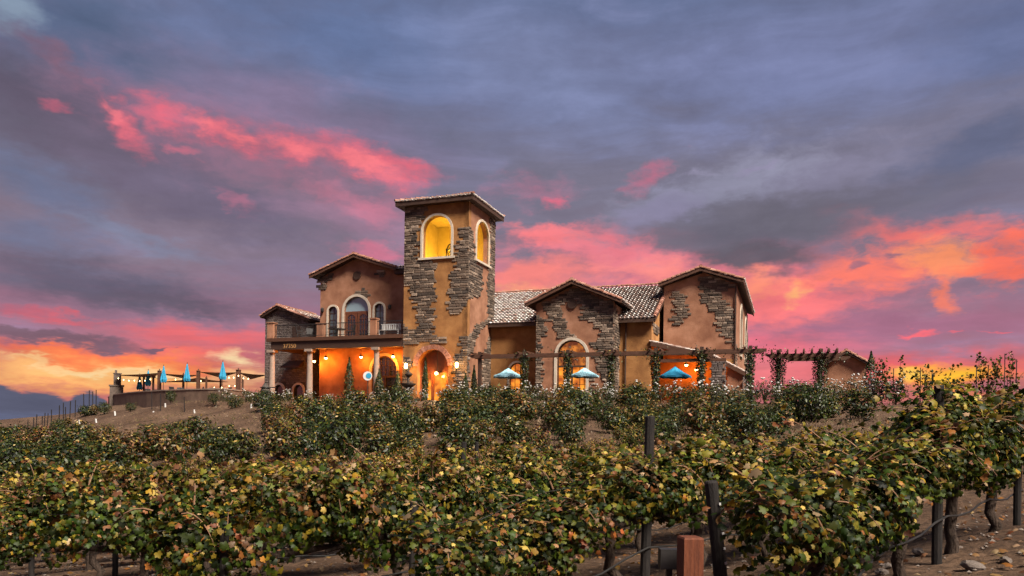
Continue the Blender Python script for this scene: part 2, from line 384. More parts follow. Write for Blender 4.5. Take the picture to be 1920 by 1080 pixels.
bp = nd(nt, 'ShaderNodeBump'); bp.inputs['Strength'].default_value = 1; bp.inputs['Distance'].default_value = .09
nt.links.new(n2.outputs[0], bp.inputs['Height']); nt.links.new(bp.outputs[0], b.inputs['Normal'])
b.inputs['Roughness'].default_value = .98; b.inputs['Specular IOR Level'].default_value = .15

# ------------------------------------------------------------------ mesh helpers
def link(o, parent=None):
    COL.objects.link(o)
    if parent: o.parent = parent
    return o
def empty(name, loc=(0,0,0), rz=0):
    o = bpy.data.objects.new(name, None); o.location = loc; o.rotation_euler = (0, 0, rz); o.empty_display_size = .2
    return link(o)
def tag(o, label, cat, group=None, kind=None):
    o['label'] = label
    if cat: o['category'] = cat
    if group: o['group'] = group
    if kind: o['kind'] = kind
    return o
def struct(o, label=None):
    o['kind'] = 'structure'
    if label: o['label'] = label
    return o
class MB:
    """collects faces and becomes one mesh object"""
    def __init__(s): s.v = []; s.f = []; s.m = []; s.cur = 0
    def add(s, vs, fs, mi=None):
        o = len(s.v); s.v += [tuple(p) for p in vs]
        for f in fs: s.f.append(tuple(i+o for i in f)); s.m.append(s.cur if mi is None else mi)
        return s
    def box(s, x0, x1, y0, y1, z0, z1, mi=None):
        return s.add([(x0,y0,z0),(x1,y0,z0),(x1,y1,z0),(x0,y1,z0),(x0,y0,z1),(x1,y0,z1),(x1,y1,z1),(x0,y1,z1)],
                     [(0,3,2,1),(4,5,6,7),(0,1,5,4),(1,2,6,5),(2,3,7,6),(3,0,4,7)], mi)
    def bar(s, p, q, w, h=None, up=(0,0,1), mi=None):
        p, q = Vector(p), Vector(q); h = h or w; d = (q-p).normalized(); up = Vector(up)
        if abs(d.dot(up)) > .97: up = Vector((0, 1, 0))
        x = d.cross(up).normalized()*w/2; y = x.normalized().cross(d).normalized()*h/2
        return s.add([p-x-y, p+x-y, p+x+y, p-x+y, q-x-y, q+x-y, q+x+y, q-x+y],
                     [(0,3,2,1),(4,5,6,7),(0,1,5,4),(1,2,6,5),(2,3,7,6),(3,0,4,7)], mi)
    def tube(s, pts, rs, n=6, mi=None, cap=True):
        pts = [Vector(p) for p in pts]
        if isinstance(rs, (int, float)): rs = [rs]*len(pts)
        vs = []; 
        for i, p in enumerate(pts):
            d = (pts[min(i+1, len(pts)-1)]-pts[max(i-1, 0)]).normalized()
            a = d.cross(Vector((0,0,1)) if abs(d.z) < .9 else Vector((1,0,0))).normalized(); b_ = d.cross(a)
            for k in range(n):
                t = 2*math.pi*k/n; vs.append(p+(a*math.cos(t)+b_*math.sin(t))*rs[i])
        fs = []
        for i in range(len(pts)-1):
            for k in range(n): fs.append((i*n+k, i*n+(k+1) % n, (i+1)*n+(k+1) % n, (i+1)*n+k))
        if cap: fs += [tuple(range(n-1, -1, -1)), tuple(range((len(pts)-1)*n, len(pts)*n))]
        return s.add(vs, fs, mi)
    def lathe(s, prof, n=16, c=(0,0,0), mi=None):
        vs = []; 
        for r, z in prof:
            for k in range(n): t = 2*math.pi*k/n; vs.append((c[0]+r*math.cos(t), c[1]+r*math.sin(t), c[2]+z))
        fs = []
        for i in range(len(prof)-1):
            for k in range(n): fs.append((i*n+k, i*n+(k+1) % n, (i+1)*n+(k+1) % n, (i+1)*n+k))
        fs += [tuple(range(n-1, -1, -1)), tuple(range((len(prof)-1)*n, len(prof)*n))]
        return s.add(vs, fs, mi)
    def mesh(s, name, mats, smooth=False):
        me = bpy.data.meshes.new(name); me.from_pydata(s.v, [], s.f)
        for m_ in ([mats] if isinstance(mats, str) else mats): me.materials.append(MATS[m_])
        if any(s.m): me.polygons.foreach_set('material_index', s.m)
        if smooth: me.polygons.foreach_set('use_smooth', [True]*len(me.polygons))
        me.update(); return me
    def build(s, name, mats, parent=None, smooth=False):
        return link(bpy.data.objects.new(name, s.mesh(name, mats, smooth)), parent)
def inst(name, me, parent=None, loc=(0,0,0), rot=(0,0,0), sc=(1,1,1)):
    o = bpy.data.objects.new(name, me); o.location = loc; o.rotation_euler = rot; o.scale = sc
    return link(o, parent)
def copy_tree(o, parent=None):
    c = o.copy(); COL.objects.link(c); c.parent = parent
    for ch in o.children: copy_tree(ch, c)
    return c
def inpoly(x, y, P):
    r = False; j = len(P)-1
    for i in range(len(P)):
        xi, yi = P[i]; xj, yj = P[j]
        if (yi > y) != (yj > y) and x < (xj-xi)*(y-yi)/(yj-yi)+xi: r = not r
        j = i
    return r
def lamp(name, loc, power, color, parent=None, size=.08):
    l = bpy.data.lights.new(name, 'POINT'); l.energy = power; l.color = color; l.shadow_soft_size = size
    o = bpy.data.objects.new(name, l); o.location = loc; return link(o, parent)
# ------------------------------------------------------------------ terrain
TH = R(20); UU = Vector((math.cos(TH), -math.sin(TH), 0)); VV = Vector((math.sin(TH), math.cos(TH), 0))
OB = at(876, 640, 55.6); OB.z = 2.55          # near corner of the bell tower; local z 0 is 0.8 m above its ground
GL = -0.8
def W(u, v, z=0): return OB + UU*u + VV*v + Vector((0, 0, z))
def fv(x, y, v):
    d = at(x, y, 1); t = (OB.dot(VV)+v)/d.dot(VV); P = d*t-OB; return P.dot(UU), P.z
def fu(x, y, u):
    d = at(x, y, 1); t = (OB.dot(UU)+u)/d.dot(UU); P = d*t-OB; return P.dot(VV), P.z

CP = [(0,0,-1.75), (-6,0,-2.4), (6,0,-1.5), (0,-12,-2.2), (12,-8,-1.3), (-14,-6,-3),
      (1.54,5,-1.85), (3.56,6.4,-1.36), (5.7,8.7,-1.12), (9.9,15,-.9), (14,20,-.3), (9,9,-.75),
      (-.05,6.5,-2.1), (1.49,8.5,-1.68), (2.26,9.5,-1.78), (3.8,11,-1.75), (6.5,13.5,-1.6),
      (-1.23,9.5,-2.15), (.34,12,-2.1), (3,14.6,-2.1), (-.9,13,-2.25), (-3.97,10.5,-2.3), (-8.4,13.4,-2.7),
      (-13,13,-3.2), (-12.6,24,-3.35), (-22,26,-3.6), (-5.5,22,-2.75), (0,20,-2.25), (2.4,18,-2.05), (4.9,16.5,-2.0), (6.1,15.5,-1.75), (7,20,-1.55),
      (-21,40,-1.1), (-30,42,-1.9), (-9,30,-1.5), (0,28,-.8), (6.7,28,-.25), (13.6,33,.45), (20,30,.9),
      (25,40,2.15), (34,44,2.4), (30,30,1.6)]
for x, y, D in ((1200,768,45), (1000,770,46), (800,768,47.5), (640,764,49), (500,765,50), (1090,795,40), (1190,797,40), (1290,800,40), (1385,800,39), (1500,792,38), (1600,785,38), (1040,818,34), (1250,818,33), (1400,815,31), (400,772,54), (300,774,57), (230,775,60), (1450,766,43), (600,800,40), (800,805,38), (1000,795,36),
                (-80,872,58), (0,846,58), (60,822,62), (120,794,65), (165,770,68), (300,800,48), (450,815,42)):
    p = at(x, y, D); CP.append((p.x, p.y, p.z))
for u, v in ((-22,-3), (-12,-3), (-2,-4), (8,-5), (18,-5), (-22,8), (-10,8), (5,8), (18,8), (28,0), (30,10), (5,20), (-15,22), (22,22)):
    p = W(u, v); CP.append((p.x, p.y, 1.75))
for x, D in ((215,70), (300,70), (400,68), (300,80)):
    p = at(x, 740, D); CP.append((p.x, p.y, 1.8))
CPA = np.array(CP)
def _tps(r2): return np.where(r2 > 1e-9, r2*np.log(np.maximum(r2, 1e-9)), 0)
_n = len(CPA)
_r2 = ((CPA[:, None, :2]-CPA[None, :, :2])**2).sum(-1)
_A = np.zeros((_n+3, _n+3)); _A[:_n, :_n] = _tps(_r2)+np.eye(_n)*2.0
_A[:_n, _n] = 1; _A[:_n, _n+1:] = CPA[:, :2]; _A[_n:, :_n] = _A[:_n, _n:].T
_w = np.linalg.solve(_A, np.concatenate([CPA[:, 2], np.zeros(3)]))
def ground_z(X, Y):
    X = np.atleast_1d(np.asarray(X, float)); Y = np.atleast_1d(np.asarray(Y, float))
    xc = np.clip(X, -42, 36); yc = np.clip(Y, -12, 82)
    out = np.full(xc.shape, _w[_n])+_w[_n+1]*xc+_w[_n+2]*yc
    for i in range(_n): out += _w[i]*_tps((xc-CPA[i, 0])**2+(yc-CPA[i, 1])**2)
    d = np.hypot(X-xc, Y-yc)
    back = np.where(Y > 82, (Y-82)*.22, 0)+np.where(X < -42, (-42-X)*.10, 0)+np.where(Y < -12, (-12-Y)*.15, 0)
    out = out-back
    # building platform levelled
    u = (X-OB.x)*UU.x+(Y-OB.y)*UU.y; v = (X-OB.x)*VV.x+(Y-OB.y)*VV.y
    du = np.maximum(np.maximum(-22-u, u-24), 0); dv = np.maximum(np.maximum(-5.2-v, v-24), 0)
    k = np.clip(1-np.hypot(du, dv)/2.2, 0, 1); k = k*k*(3-2*k)
    out = out*(1-k)+1.75*k
    return np.maximum(out, -45)
def gz(x, y): return float(ground_z(x, y)[0])
# row frame of the vineyard
NR = (-.705, .709); TR = (.709, .705)
def grid_mesh(name, xs, ys, rough_fn=None):
    X, Y = np.meshgrid(xs, ys); Z = ground_z(X.ravel(), Y.ravel()).reshape(X.shape)
    if rough_fn is not None: Z = Z+rough_fn(X, Y)
    nx, ny = len(xs), len(ys); vs = np.stack([X, Y, Z], -1).reshape(-1, 3)
    i = np.arange((ny-1)*(nx-1)); r = i//(nx-1); c = i % (nx-1); a = r*nx+c
    me = bpy.data.meshes.new(name); me.from_pydata(vs.tolist(), [], np.stack([a, a+1, a+nx+1, a+nx], -1).tolist())
    me.materials.append(MATS['soil']); me.polygons.foreach_set('use_smooth', [True]*len(me.polygons)); me.update()
    return me
def nonuni(lo, hi, c, near, far):
    out = [c]; x = c; st = near
    while x < hi: x += st; st = min(st*1.07, far); out.append(x)
    x = c; st = near; pre = []
    while x > lo: x -= st; st = min(st*1.07, far); pre.append(x)
    return np.array(pre[::-1]+out)
_rt = RNG.random((64, 64))
def vnoise(X, Y):
    xi = np.floor(X).astype(int); yi = np.floor(Y).astype(int); fx = X-xi; fy = Y-yi
    fx = fx*fx*(3-2*fx); fy = fy*fy*(3-2*fy)
    g = lambda a, b: _rt[a % 64, b % 64]
    return (g(xi, yi)*(1-fx)+g(xi+1, yi)*fx)*(1-fy)+(g(xi, yi+1)*(1-fx)+g(xi+1, yi+1)*fx)*fy-.5
def clods(X, Y):
    near = np.clip(1-(Y-6)/30, .12, 1)
    far = np.clip((Y-22)/16, 0, 1)*np.clip((58-Y)/6, 0, 1)
    return (vnoise(X*1.1, Y*1.1)*.10+vnoise(X*3.3, Y*3.3)*.07+vnoise(X*8, Y*8)*.045)*near+(vnoise(X*.55+9, Y*.55)*.35+vnoise(X*1.4, Y*1.4+5)*.16)*far*.8
g = bpy.data.objects.new('ground', grid_mesh('ground', nonuni(-400, 400, 3.0, .16, 18), nonuni(-60, 600, 8.0, .14, 18), clods)); link(g)
struct(g, 'dry brown vineyard soil rising to the winery')
# plain far below, out to the horizon
pl = MB(); pl.add([(-16000, -300, -45.5), (16000, -300, -45.5), (16000, 16000, -45.5), (-16000, 16000, -45.5)], [(0, 1, 2, 3)])
surf('far_land', (.05,.05,.055), (.09,.09,.10), .002, .95)
o = pl.build('plain', 'far_land'); struct(o, 'dark flat land far below the hill')
# ------------------------------------------------------------------ winery building
BR = empty('winery_building', OB, -TH)
tag(BR, 'stone and orange stucco winery with bell tower, balcony and tiled roofs', 'building')

def arch(u0, u1, z0, zt, n=12, rise=None):
    r = (u1-u0)/2; h = rise or r; c = (u0+u1)/2; zs = zt-h
    return [(u0, z0)]+[(c-r*math.cos(math.pi*i/n), zs+h*math.sin(math.pi*i/n)) for i in range(n+1)]+[(u1, z0)]
def circ(c, z, r, n=16): return [(c+r*math.cos(2*math.pi*i/n), z+r*math.sin(2*math.pi*i/n)) for i in range(n)]
def MV(v0): return lambda a, b, d: (a, v0+d, b)        # wall facing the front, d = depth into the wall
def MU(u0): return lambda a, b, d: (u0-d, a, b)        # wall facing the side
def panel(mb, mp, outer, holes=(), thick=.35, mi=None):
    loops = [outer]+list(holes)
    tri = tessellate_polygon([[Vector((p[0], p[1], 0)) for p in l] for l in loops])
    pts = [p for l in loops for p in l]
    mb.add([mp(p[0], p[1], 0) for p in pts], tri, mi); mb.add([mp(p[0], p[1], thick) for p in pts], tri, mi)
    for l in loops:
        n = len(l); vs = [mp(p[0], p[1], 0) for p in l]+[mp(p[0], p[1], thick) for p in l]
        mb.add(vs, [(i, (i+1) % n, n+(i+1) % n, n+i) for i in range(n)], mi)
    return mb
def ring(mb, mp, inner, w, d0, d1, mi=None, closed=False):
    """trim band of width w that follows an opening, from depth d0 (out) to d1 (in)"""
    n = len(inner); c = (sum(p[0] for p in inner)/n, 0)
    zs = max(p[1] for p in inner)-(max(p[0] for p in inner)-min(p[0] for p in inner))/2
    out = []
    for i, p in enumerate(inner):
        if closed:
            cz = sum(q[1] for q in inner)/n; l = math.hypot(p[0]-c[0], p[1]-cz); out.append((p[0]+(p[0]-c[0])/l*w, p[1]+(p[1]-cz)/l*w))
        elif p[1] <= zs+1e-4: out.append((p[0]+(w if p[0] > (inner[0][0]+inner[-1][0])/2 else -w), p[1]))
        else:
            cc = (inner[0][0]+inner[-1][0])/2; l = math.hypot(p[0]-cc, p[1]-zs); out.append((p[0]+(p[0]-cc)/l*w, p[1]+(p[1]-zs)/l*w))
    vs = []
    for p, q in zip(inner, out): vs += [mp(p[0], p[1], d0), mp(q[0], q[1], d0), mp(p[0], p[1], d1), mp(q[0], q[1], d1)]
    fs = []
    for i in range(n if closed else n-1):
        a, b_ = i*4, ((i+1) % n)*4
        fs += [(a, a+1, b_+1, b_), (a+1, a+3, b_+3, b_+1), (a, b_, b_+2, a+2), (a+2, b_+2, b_+3, a+3)]
    if not closed: fs += [(0, 2, 3, 1), ((n-1)*4, (n-1)*4+1, (n-1)*4+3, (n-1)*4+2)]
    mb.add(vs, fs, mi)
def fillpoly(mb, mp, poly, d, mi=None):
    tri = tessellate_polygon([[Vector((p[0], p[1], 0)) for p in poly]]); mb.add([mp(p[0], p[1], d) for p in poly], tri, mi)
def window(mp, u0, u1, z0, zt, trim=.16, pane='pane_dark', cols=3, rows=4, sill=True, depth=.16, framecol='dark_wood', name='window', label=None, tmat='trim', parent=None):
    A = arch(u0, u1, z0, zt); mb = MB()
    if trim: ring(mb, mp, A, trim, -.07, .05)
    if sill:
        a = mp(u0-trim-.06, z0-.14, -.12); b_ = mp(u1+trim+.06, z0-.004, .12)
        mb.box(min(a[0], b_[0]), max(a[0], b_[0]), min(a[1], b_[1]), max(a[1], b_[1]), a[2], b_[2])
    w = mb.build(name, tmat, parent or BR)
    if label: w['label'] = label
    pm = MB(); fillpoly(pm, mp, A, depth); pm.build('pane', pane, w)
    fm = MB(); inner = arch(u0+.07, u1-.07, z0+.07, zt-.07); ring(fm, mp, inner, .072, depth-.07, depth-.005)
    r = (u1-u0)/2; cc = (u0+u1)/2
    def top(u): return zt-r+math.sqrt(max(r*r-(u-cc)**2, 0))
    def bar(a0, b0, a1, b1, t=.035):
        p = mp(min(a0, a1)-(t/2 if a0 == a1 else 0), min(b0, b1)-(t/2 if b0 == b1 else 0), depth-.045)
        q = mp(max(a0, a1)+(t/2 if a0 == a1 else 0), max(b0, b1)+(t/2 if b0 == b1 else 0), depth-.008)
        fm.box(min(p[0], q[0]), max(p[0], q[0]), min(p[1], q[1]), max(p[1], q[1]), min(p[2], q[2]), max(p[2], q[2]))
    for i in range(1, cols):
        u = u0+(u1-u0)*i/cols; bar(u, z0, u, top(u)-.03)
    for j in range(1, rows):
        z = z0+(zt-z0)*j/rows; h = u1-u0
        hw = r-.05 if z < zt-r else math.sqrt(max(r*r-(z-zt+r)**2, .01))-.05
        bar(cc-hw, z+.001, cc+hw, z+.001)
    fm.build('muntin', framecol, w)
    return w

# stones: shared rough blocks
STV = []
for k in range(8):
    j = lambda s=.06: random.uniform(-s, s)
    b = MB(); back = [(-.5, 0, -.5), (.5, 0, -.5), (.5, 0, .5), (-.5, 0, .5)]
    mid = [(x*(1-abs(j(.03))), -.62, z*(1-abs(j(.05)))) for x, _, z in back]
    fr = [(x*.84+j(.05), -1+j(.18), z*.70+j(.06)) for x, _, z in back]
    b.add(back+mid+fr, [(0,1,5,4),(1,2,6,5),(2,3,7,6),(3,0,4,7),(4,5,9,8),(5,6,10,9),(6,7,11,10),(7,4,8,11),(8,9,10),(8,10,11)])
    STV.append(b)
STM = [b.mesh('stone', 'stone') for b in STV]
STONES = [0]
def stones(wall, mp, polys, excl=(), soft=(), ch=(.11,.24), ln=(.24,.78), proud=(.035,.08), single=0, mt='stone', name='stone', lim=(-99, 99)):
    joint = MB(); mort = MB(); left = 0
    zs = [p[1] for P in polys for p in P]; us = [p[0] for P in polys for p in P]
    z = min(zs)
    side = mp(0, 0, 1)[0] != mp(0, 0, 0)[0]
    while z < max(zs):
        h = random.uniform(*ch); u = min(us)-random.uniform(0, .4)
        while u < max(us):
            l = random.uniform(*ln)*(1 if random.random() > .12 else .55)
            if u < lim[0] < u+l: l = max(.12, u+l-lim[0]); u = lim[0]
            if u < lim[1] < u+l: l = lim[1]-u+.001
            cu, cz = u+l/2, z+h/2
            if lim[0] < cu < lim[1] and any(inpoly(cu, cz, P) for P in polys) and not any(inpoly(cu, cz, E_) or inpoly(cu-l*.4, cz, E_) or inpoly(cu+l*.4, cz, E_) for E_ in excl) and not any(inpoly(cu, cz, E_) for E_ in soft):
                pr = random.uniform(*proud); c = mp(cu, cz, 0); mort.add([mp(u, z, -.012), mp(u+l, z, -.012), mp(u+l, z+h, -.012), mp(u, z+h, -.012)], [(0,1,2,3)])
                g_ = .016
                if STONES[0] < single:
                    STONES[0] += 1
                    o = inst(name, random.choice(STM), wall, c, (0, 0, R(90) if side else 0), (l-g_, pr, h-g_))
                else:
                    left += 1; b = random.choice(STV); fl = random.choice((-1, 1))
                    joint.add([mp(cu+x*fl*(l-g_), cz+zz*(h-g_), y*pr) for x, y, zz in b.v], b.f)
            u += l
        z += h
    mort.build('mortar', 'mortar', wall)['kind'] = 'stuff'
    if left:
        o = joint.build(name, mt, wall); o['kind'] = 'stuff'
def px_v(v, pts): return [fv(x, y, v) for x, y in pts]
def px_u(u, pts): return [fu(x, y, u) for x, y in pts]

# roofs: slab with barrel tiles in courses
def tile_v(l, r0, r1, n=5):
    vs = []; 
    for y, r, lift in ((0, r0, .035), (l, r1, 0)):
        for i in range(n+1):
            t = math.pi*i/n; vs.append((-r*math.cos(t), y, lift+r*.85*math.sin(t)))
    fs = [(i, i+1, n+2+i, n+1+i) for i in range(n)]
    return vs, fs, [tuple(range(n, -1, -1))]
TV, TF, TC = tile_v(.40, .105, .088)
TV2, _, _ = tile_v(.36, .105, .075); TV2 = [(x, y, z+(.05 if y == 0 else 0)) for x, y, z in TV2]
RTM = MB(); _v, _f, _c = tile_v(.48, .15, .125, 6); RTM.add(_v, _f); RTM.add([_v[i] for i in _c[0]], [tuple(range(7))], 1); RTME = RTM.mesh('ridge_tile', ['ridge', 'ridge'])
def roof(parent, A, B, C, D, name='roof', thick=.16, col=.255, row=.33, mats=('pan', 'dark_wood'), tiles=True, caps=True, big=False):
    """A-B is the eave, D-C the ridge above it"""
    A, B, C, D = map(Vector, (A, B, C, D)); x = (B-A).normalized(); nrm = x.cross((D-A)).normalized()
    if nrm.z < 0: nrm = -nrm
    y = nrm.cross(x).normalized()
    if y.z < 0: y = -y
    mb = MB(); t = nrm*thick
    mb.add([A, B, C, D], [(0, 1, 2, 3)], 0)
    mb.add([A-t, B-t, C-t, D-t, A, B, C, D], [(3,2,1,0), (0,1,5,4), (1,2,6,5), (2,3,7,6), (3,0,4,7)], 1)
    o = mb.build(name, list(mats), parent)
    if not tiles: return o
    quad = [((p-A).dot(x), (p-A).dot(y)) for p in (A, B, C, D)]
    W_, H_ = max(q[0] for q in quad), max(q[1] for q in quad); mn = min(q[0] for q in quad)
    tm = MB(); sgn = 1 if x.cross(y).dot(nrm) > 0 else -1
    i = mn+col/2
    while i < W_:
        k = -.05
        while k < H_-.1:
            if inpoly(i, max(k+.14, .02), quad):
                jx, jy, jz = random.uniform(-.018, .018), random.uniform(-.03, .03), random.uniform(0, .02); rot = random.uniform(-.05, .05)
                pts = [A+x*(i+jx+vx+vy*rot)+y*(k+jy+vy)+nrm*(vz+jz+.005) for vx, vy, vz in (TV2 if big else TV)]
                tm.add(pts, TF, 0)
                if caps and k < 0: tm.add([pts[q] for q in TC[0]], [tuple(range(6))], 1)
            k += row
        i += col
    tobj = tm.build('tile', ['tile' if big else 'tile_red', 'mortar_pale'], o); tobj['kind'] = 'stuff'
    return o
def ridge(parent, P, Q, step=.40, up=(0,0,1), lift=.04, sc=1.0):
    P, Q = Vector(P), Vector(Q); L = (Q-P).length; d = (Q-P)/L; n = max(1, int(L/step)); st = L/n
    z = (Vector(up)-d*Vector(up).dot(d)).normalized(); x = d.cross(z)
    for i in range(n):
        p = P+d*st*i+z*(lift+random.uniform(-.015, .02)); yaw = random.uniform(-.05, .05)
        m_ = Matrix((x*math.cos(yaw)+d*math.sin(yaw), d*math.cos(yaw)-x*math.sin(yaw), z)).transposed().to_4x4(); m_.translation = p
        o = bpy.data.objects.new('ridge_tile', RTME); link(o, parent); o.matrix_local = m_ @ Matrix.Scale(sc, 4)
def gable(parent, u0, u1, uc, v0, v1, ze, zr, zr2=None, front=True, **kw):
    """gable roof with its ridge running back; eaves u0/u1"""
    l = roof(parent, (u0, v1, ze), (u0, v0, ze), (uc, v0, zr), (uc, v1, zr), **kw)
    r = roof(parent, (u1, v0, ze if zr2 is None else zr2), (u1, v1, ze if zr2 is None else zr2), (uc, v1, zr), (uc, v0, zr), **kw)
    ridge(r, (uc, v0-.02, zr+.03), (uc, v1, zr+.03))
    ze2 = ze if zr2 is None else zr2
    if front:
        ridge(l, (u0, v0+.06, ze), (uc, v0+.06, zr), .36, (0, -.25, 1), .03); ridge(r, (u1, v0+.06, ze2), (uc, v0+.06, zr), .36, (0, -.25, 1), .03)
        fb = MB(); t = .24
        for a, b_ in (((u0, ze), (uc, zr)), ((uc, zr), (u1, ze2))):
            fb.add([(a[0], v0-.03, a[1]-.02), (b_[0], v0-.03, b_[1]-.02), (b_[0], v0-.03, b_[1]-t), (a[0], v0-.03, a[1]-t),
                    (a[0], v0+.05, a[1]-.02), (b_[0], v0+.05, b_[1]-.02), (b_[0], v0+.05, b_[1]-t), (a[0], v0+.05, a[1]-t)],
                   [(0,1,2,3), (4,7,6,5), (3,2,6,7), (0,4,5,1), (0,3,7,4), (1,5,6,2)])
        fb.build('fascia', 'beam_wood', BR if parent is BR else parent)
    return l, r

# ---- bell tower
TU0, TV1, TZ = -5.25, 5.25, 14.1
fa = arch(-3.70, -1.38, 10.12, 13.2); fd = arch(-4.0, -1.5, GL, 3.3)
ra = arch(1.42, 3.86, 10.15, 13.2)
lo = [(TU0, GL-.5), (0, GL-.5), (0, TZ), (TU0, TZ)]
tw = MB(); panel(tw, MV(0), [(TU0, GL-.6), (-4.0, GL-.6)]+fd[1:-1]+[(-1.5, GL-.6), (0, GL-.6), (0, TZ), (TU0, TZ)], [fa], .42)
twf = tw.build('tower_wall', 'stucco_ochre', BR); twf['label'] = 'front of the bell tower, ochre stucco with patches of grey stone'
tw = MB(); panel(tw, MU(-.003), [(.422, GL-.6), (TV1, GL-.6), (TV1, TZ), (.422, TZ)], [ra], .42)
tw.box(-.423, -.003, .0, .421, GL-.6, TZ-.01)
twr = tw.build('tower_wall', 'stucco_rose', BR); twr['label'] = 'side of the bell tower, paler stucco with stone at its far edge'
tw = MB(); tw.box(TU0+.003, TU0+.42, .43, TV1-.43, GL-.6, TZ-.01); tw.box(TU0+.003, -.43, TV1-.42, TV1-.003, GL-.6, TZ-.01)
twb = tw.build('tower_wall', 'stucco_gold', BR)
fl = MB(); fl.box(TU0+.43, -.43, .43, TV1-.43, 9.7, 9.9); fl.build('belfry_floor', 'belfry_plaster', BR)
cl = MB(); cl.box(TU0+.43, -.43, .43, TV1-.43, 13.7, 13.8); cl.build('belfry_ceiling', 'belfry_plaster', BR)
ln_ = MB(); ln_.box(-4.815, -4.79, .44, TV1-.44, 9.9, 13.69); ln_.box(-4.78, -.44, TV1-.46, TV1-.435, 9.9, 13.69); ln_.build('belfry_lining', 'belfry_plaster', BR)
lamp('belfry_light', (-2.9, 2.9, 10.35), 105, (1, .62, .10), BR, .2)
for mp, A in ((MV(0), fa), (MU(-.003), ra)):
    mb = MB(); ring(mb, mp, A, .17, -.09, .10)
    a = mp(A[0][0]-.32, 9.96, -.16); c = mp(A[-1][0]+.32, 10.115, .14)
    mb.box(min(a[0], c[0]), max(a[0], c[0]), min(a[1], c[1]), max(a[1], c[1]), 9.96, 10.115)
    o = mb.build('arch_trim', 'trim', BR)
# tower roof: low hip, wide eaves
e0, e1, f0, f1, ez = TU0-.55, .55, -.55, TV1+.55, 14.32
cu, cv, pz = (e0+e1)/2, (f0+f1)/2, 15.35
for A, B, in (((e0, f0), (e1, f0)), ((e1, f0), (e1, f1)), ((e1, f1), (e0, f1)), ((e0, f1), (e0, f0))):
    rf = roof(BR, (*A, ez), (*B, ez), (cu+.001, cv, pz), (cu, cv+.001, pz), col=.25)
    ridge(rf, (*A, ez+.02), (cu, cv, pz), .4)
so_ = MB(); so_.box(e0+.1, e1-.1, f0+.1, f1-.1, 14.02, 14.13); so_.box(e0+.02, e1-.02, f0+.02, f0+.09, 14.0, 14.22); so_.box(e1-.09, e1-.02, f0+.1, f1-.02, 14.0, 14.22)
so_.box(e0+.02, e0+.09, f0+.1, f1-.02, 14.0, 14.22); so_.build('eave_soffit', 'dark_wood', BR)
# stone patches
F0 = [px_v(0, p) for p in (
    [(761,384),(801,386),(796,408),(791,430),(791,483),(815,486),(817,525),(817,558),(809,570),(814,588),(823,594),(814,604),(813,632),(836,635),(838,642),(812,646),(796,640),(778,646),(765,640),(758,652),(750,658),(752,608),(760,610),(770,619),(780,614),(784,598),(776,570),(766,540),(756,533),(753,480)],
    [(878,424),(868,424),(860,436),(866,440),(862,452),(850,456),(848,470),(848,486),(851,490),(858,492),(848,510),(843,530),(842,560),(838,570),(845,585),(860,592),(868,588),(872,570),(878,560)],
    [(857,631),(876,632),(876,765),(841,765),(841,700),(837,680),(846,668),(862,660),(866,650),(860,642)],
    [(748,662),(762,668),(776,672),(782,684),(782,765),(748,765)])]
def grow(P, d):
    c = (sum(p[0] for p in P)/len(P), sum(p[1] for p in P)/len(P)); return [(p[0]+(d if p[0] > c[0] else -d), p[1]+(d if p[1] > c[1] else -d)) for p in P]
stones(twf, MV(0), F0, [grow(fa, .17), grow(fd, .30)], single=290, lim=(TU0, .06))
F1 = [px_u(0, p) for p in (
    [(874,424),(880,424),(888,440),(892,445),(892,494),(907,502),(905,530),(901,555),(880,561),(872,562)],
    [(918,402),(936,406),(930,520),(926,600),(917,606),(905,615),(895,632),(888,650),(880,668),(878,765),(870,765),(872,640),(880,630),(890,612),(905,602),(914,598),(913,520),(914,498),(919,480)],
    [(911,650),(917,630),(926,635),(926,765),(900,765),(904,690),(907,660)])]
stones(twr, MU(-.003), F1, [grow(ra, .17)], lim=(0, TV1))
# arched brick surround and recessed doorway
bs = MB(); n = 17
for i in range(n):
    t0, t1 = math.pi*(i+.06)/n, math.pi*(i+.94)/n; r0, r1 = 1.25, 1.60+random.uniform(-.03, .04); d = -.10-random.uniform(0, .03)
    vs = []
    for dd in (d, .02):
        for r, t in ((r0, t0), (r1, t0), (r1, t1), (r0, t1)): vs.append((-2.75-r*math.cos(t), dd, 2.05+r*math.sin(t)))
    o = MB().add(vs, [(0,1,2,3), (0,4,5,1), (1,5,6,2), (2,6,7,3), (3,7,4,0)]).build('brick', 'brick', twf)
dr = MB(); panel(dr, MV(.70), arch(-4.2, -1.3, GL, 3.5), [[(-3.55, GL+.02), (-3.55, 1.62), (-3.2, 1.62), (-3.2, GL+.02)], [(-2.95, GL+.02), (-2.95, 1.62), (-1.95, 1.62), (-1.95, GL+.02)]], .12)
dw = dr.build('door', 'door_wood', BR); dw['label'] = 'arched wooden entrance door glowing from within'
pn = MB(); pn.box(-3.56, -3.19, .78, .80, GL, 1.63); pn.box(-2.96, -1.94, .78, .80, GL, 1.63); pn.build('pane', 'pane_glow', dw)
vs_ = MB(); panel(vs_, MV(.43), arch(-4.02, -1.48, GL, 3.32), [], .01)
jb = MB()                                       # vaulted reveal of the entrance
A = arch(-4.0, -1.5, GL, 3.3)
jb.add([MV(.42)(p[0], p[1], 0) for p in A]+[MV(.70)(p[0], p[1], 0) for p in A], [(i, i+1, len(A)+i+1, len(A)+i) for i in range(len(A)-1)])
jb.build('door_reveal', 'door_wood', BR)
ll = MB(); ll.lathe([(.02, .32), (.03, .2), (.13, .16), (.16, 0), (.10, -.12), (.02, -.14)], 8, (-2.55, .38, 1.55)); ll.bar((-2.55, .38, 1.85), (-2.55, .38, 3.2), .03)
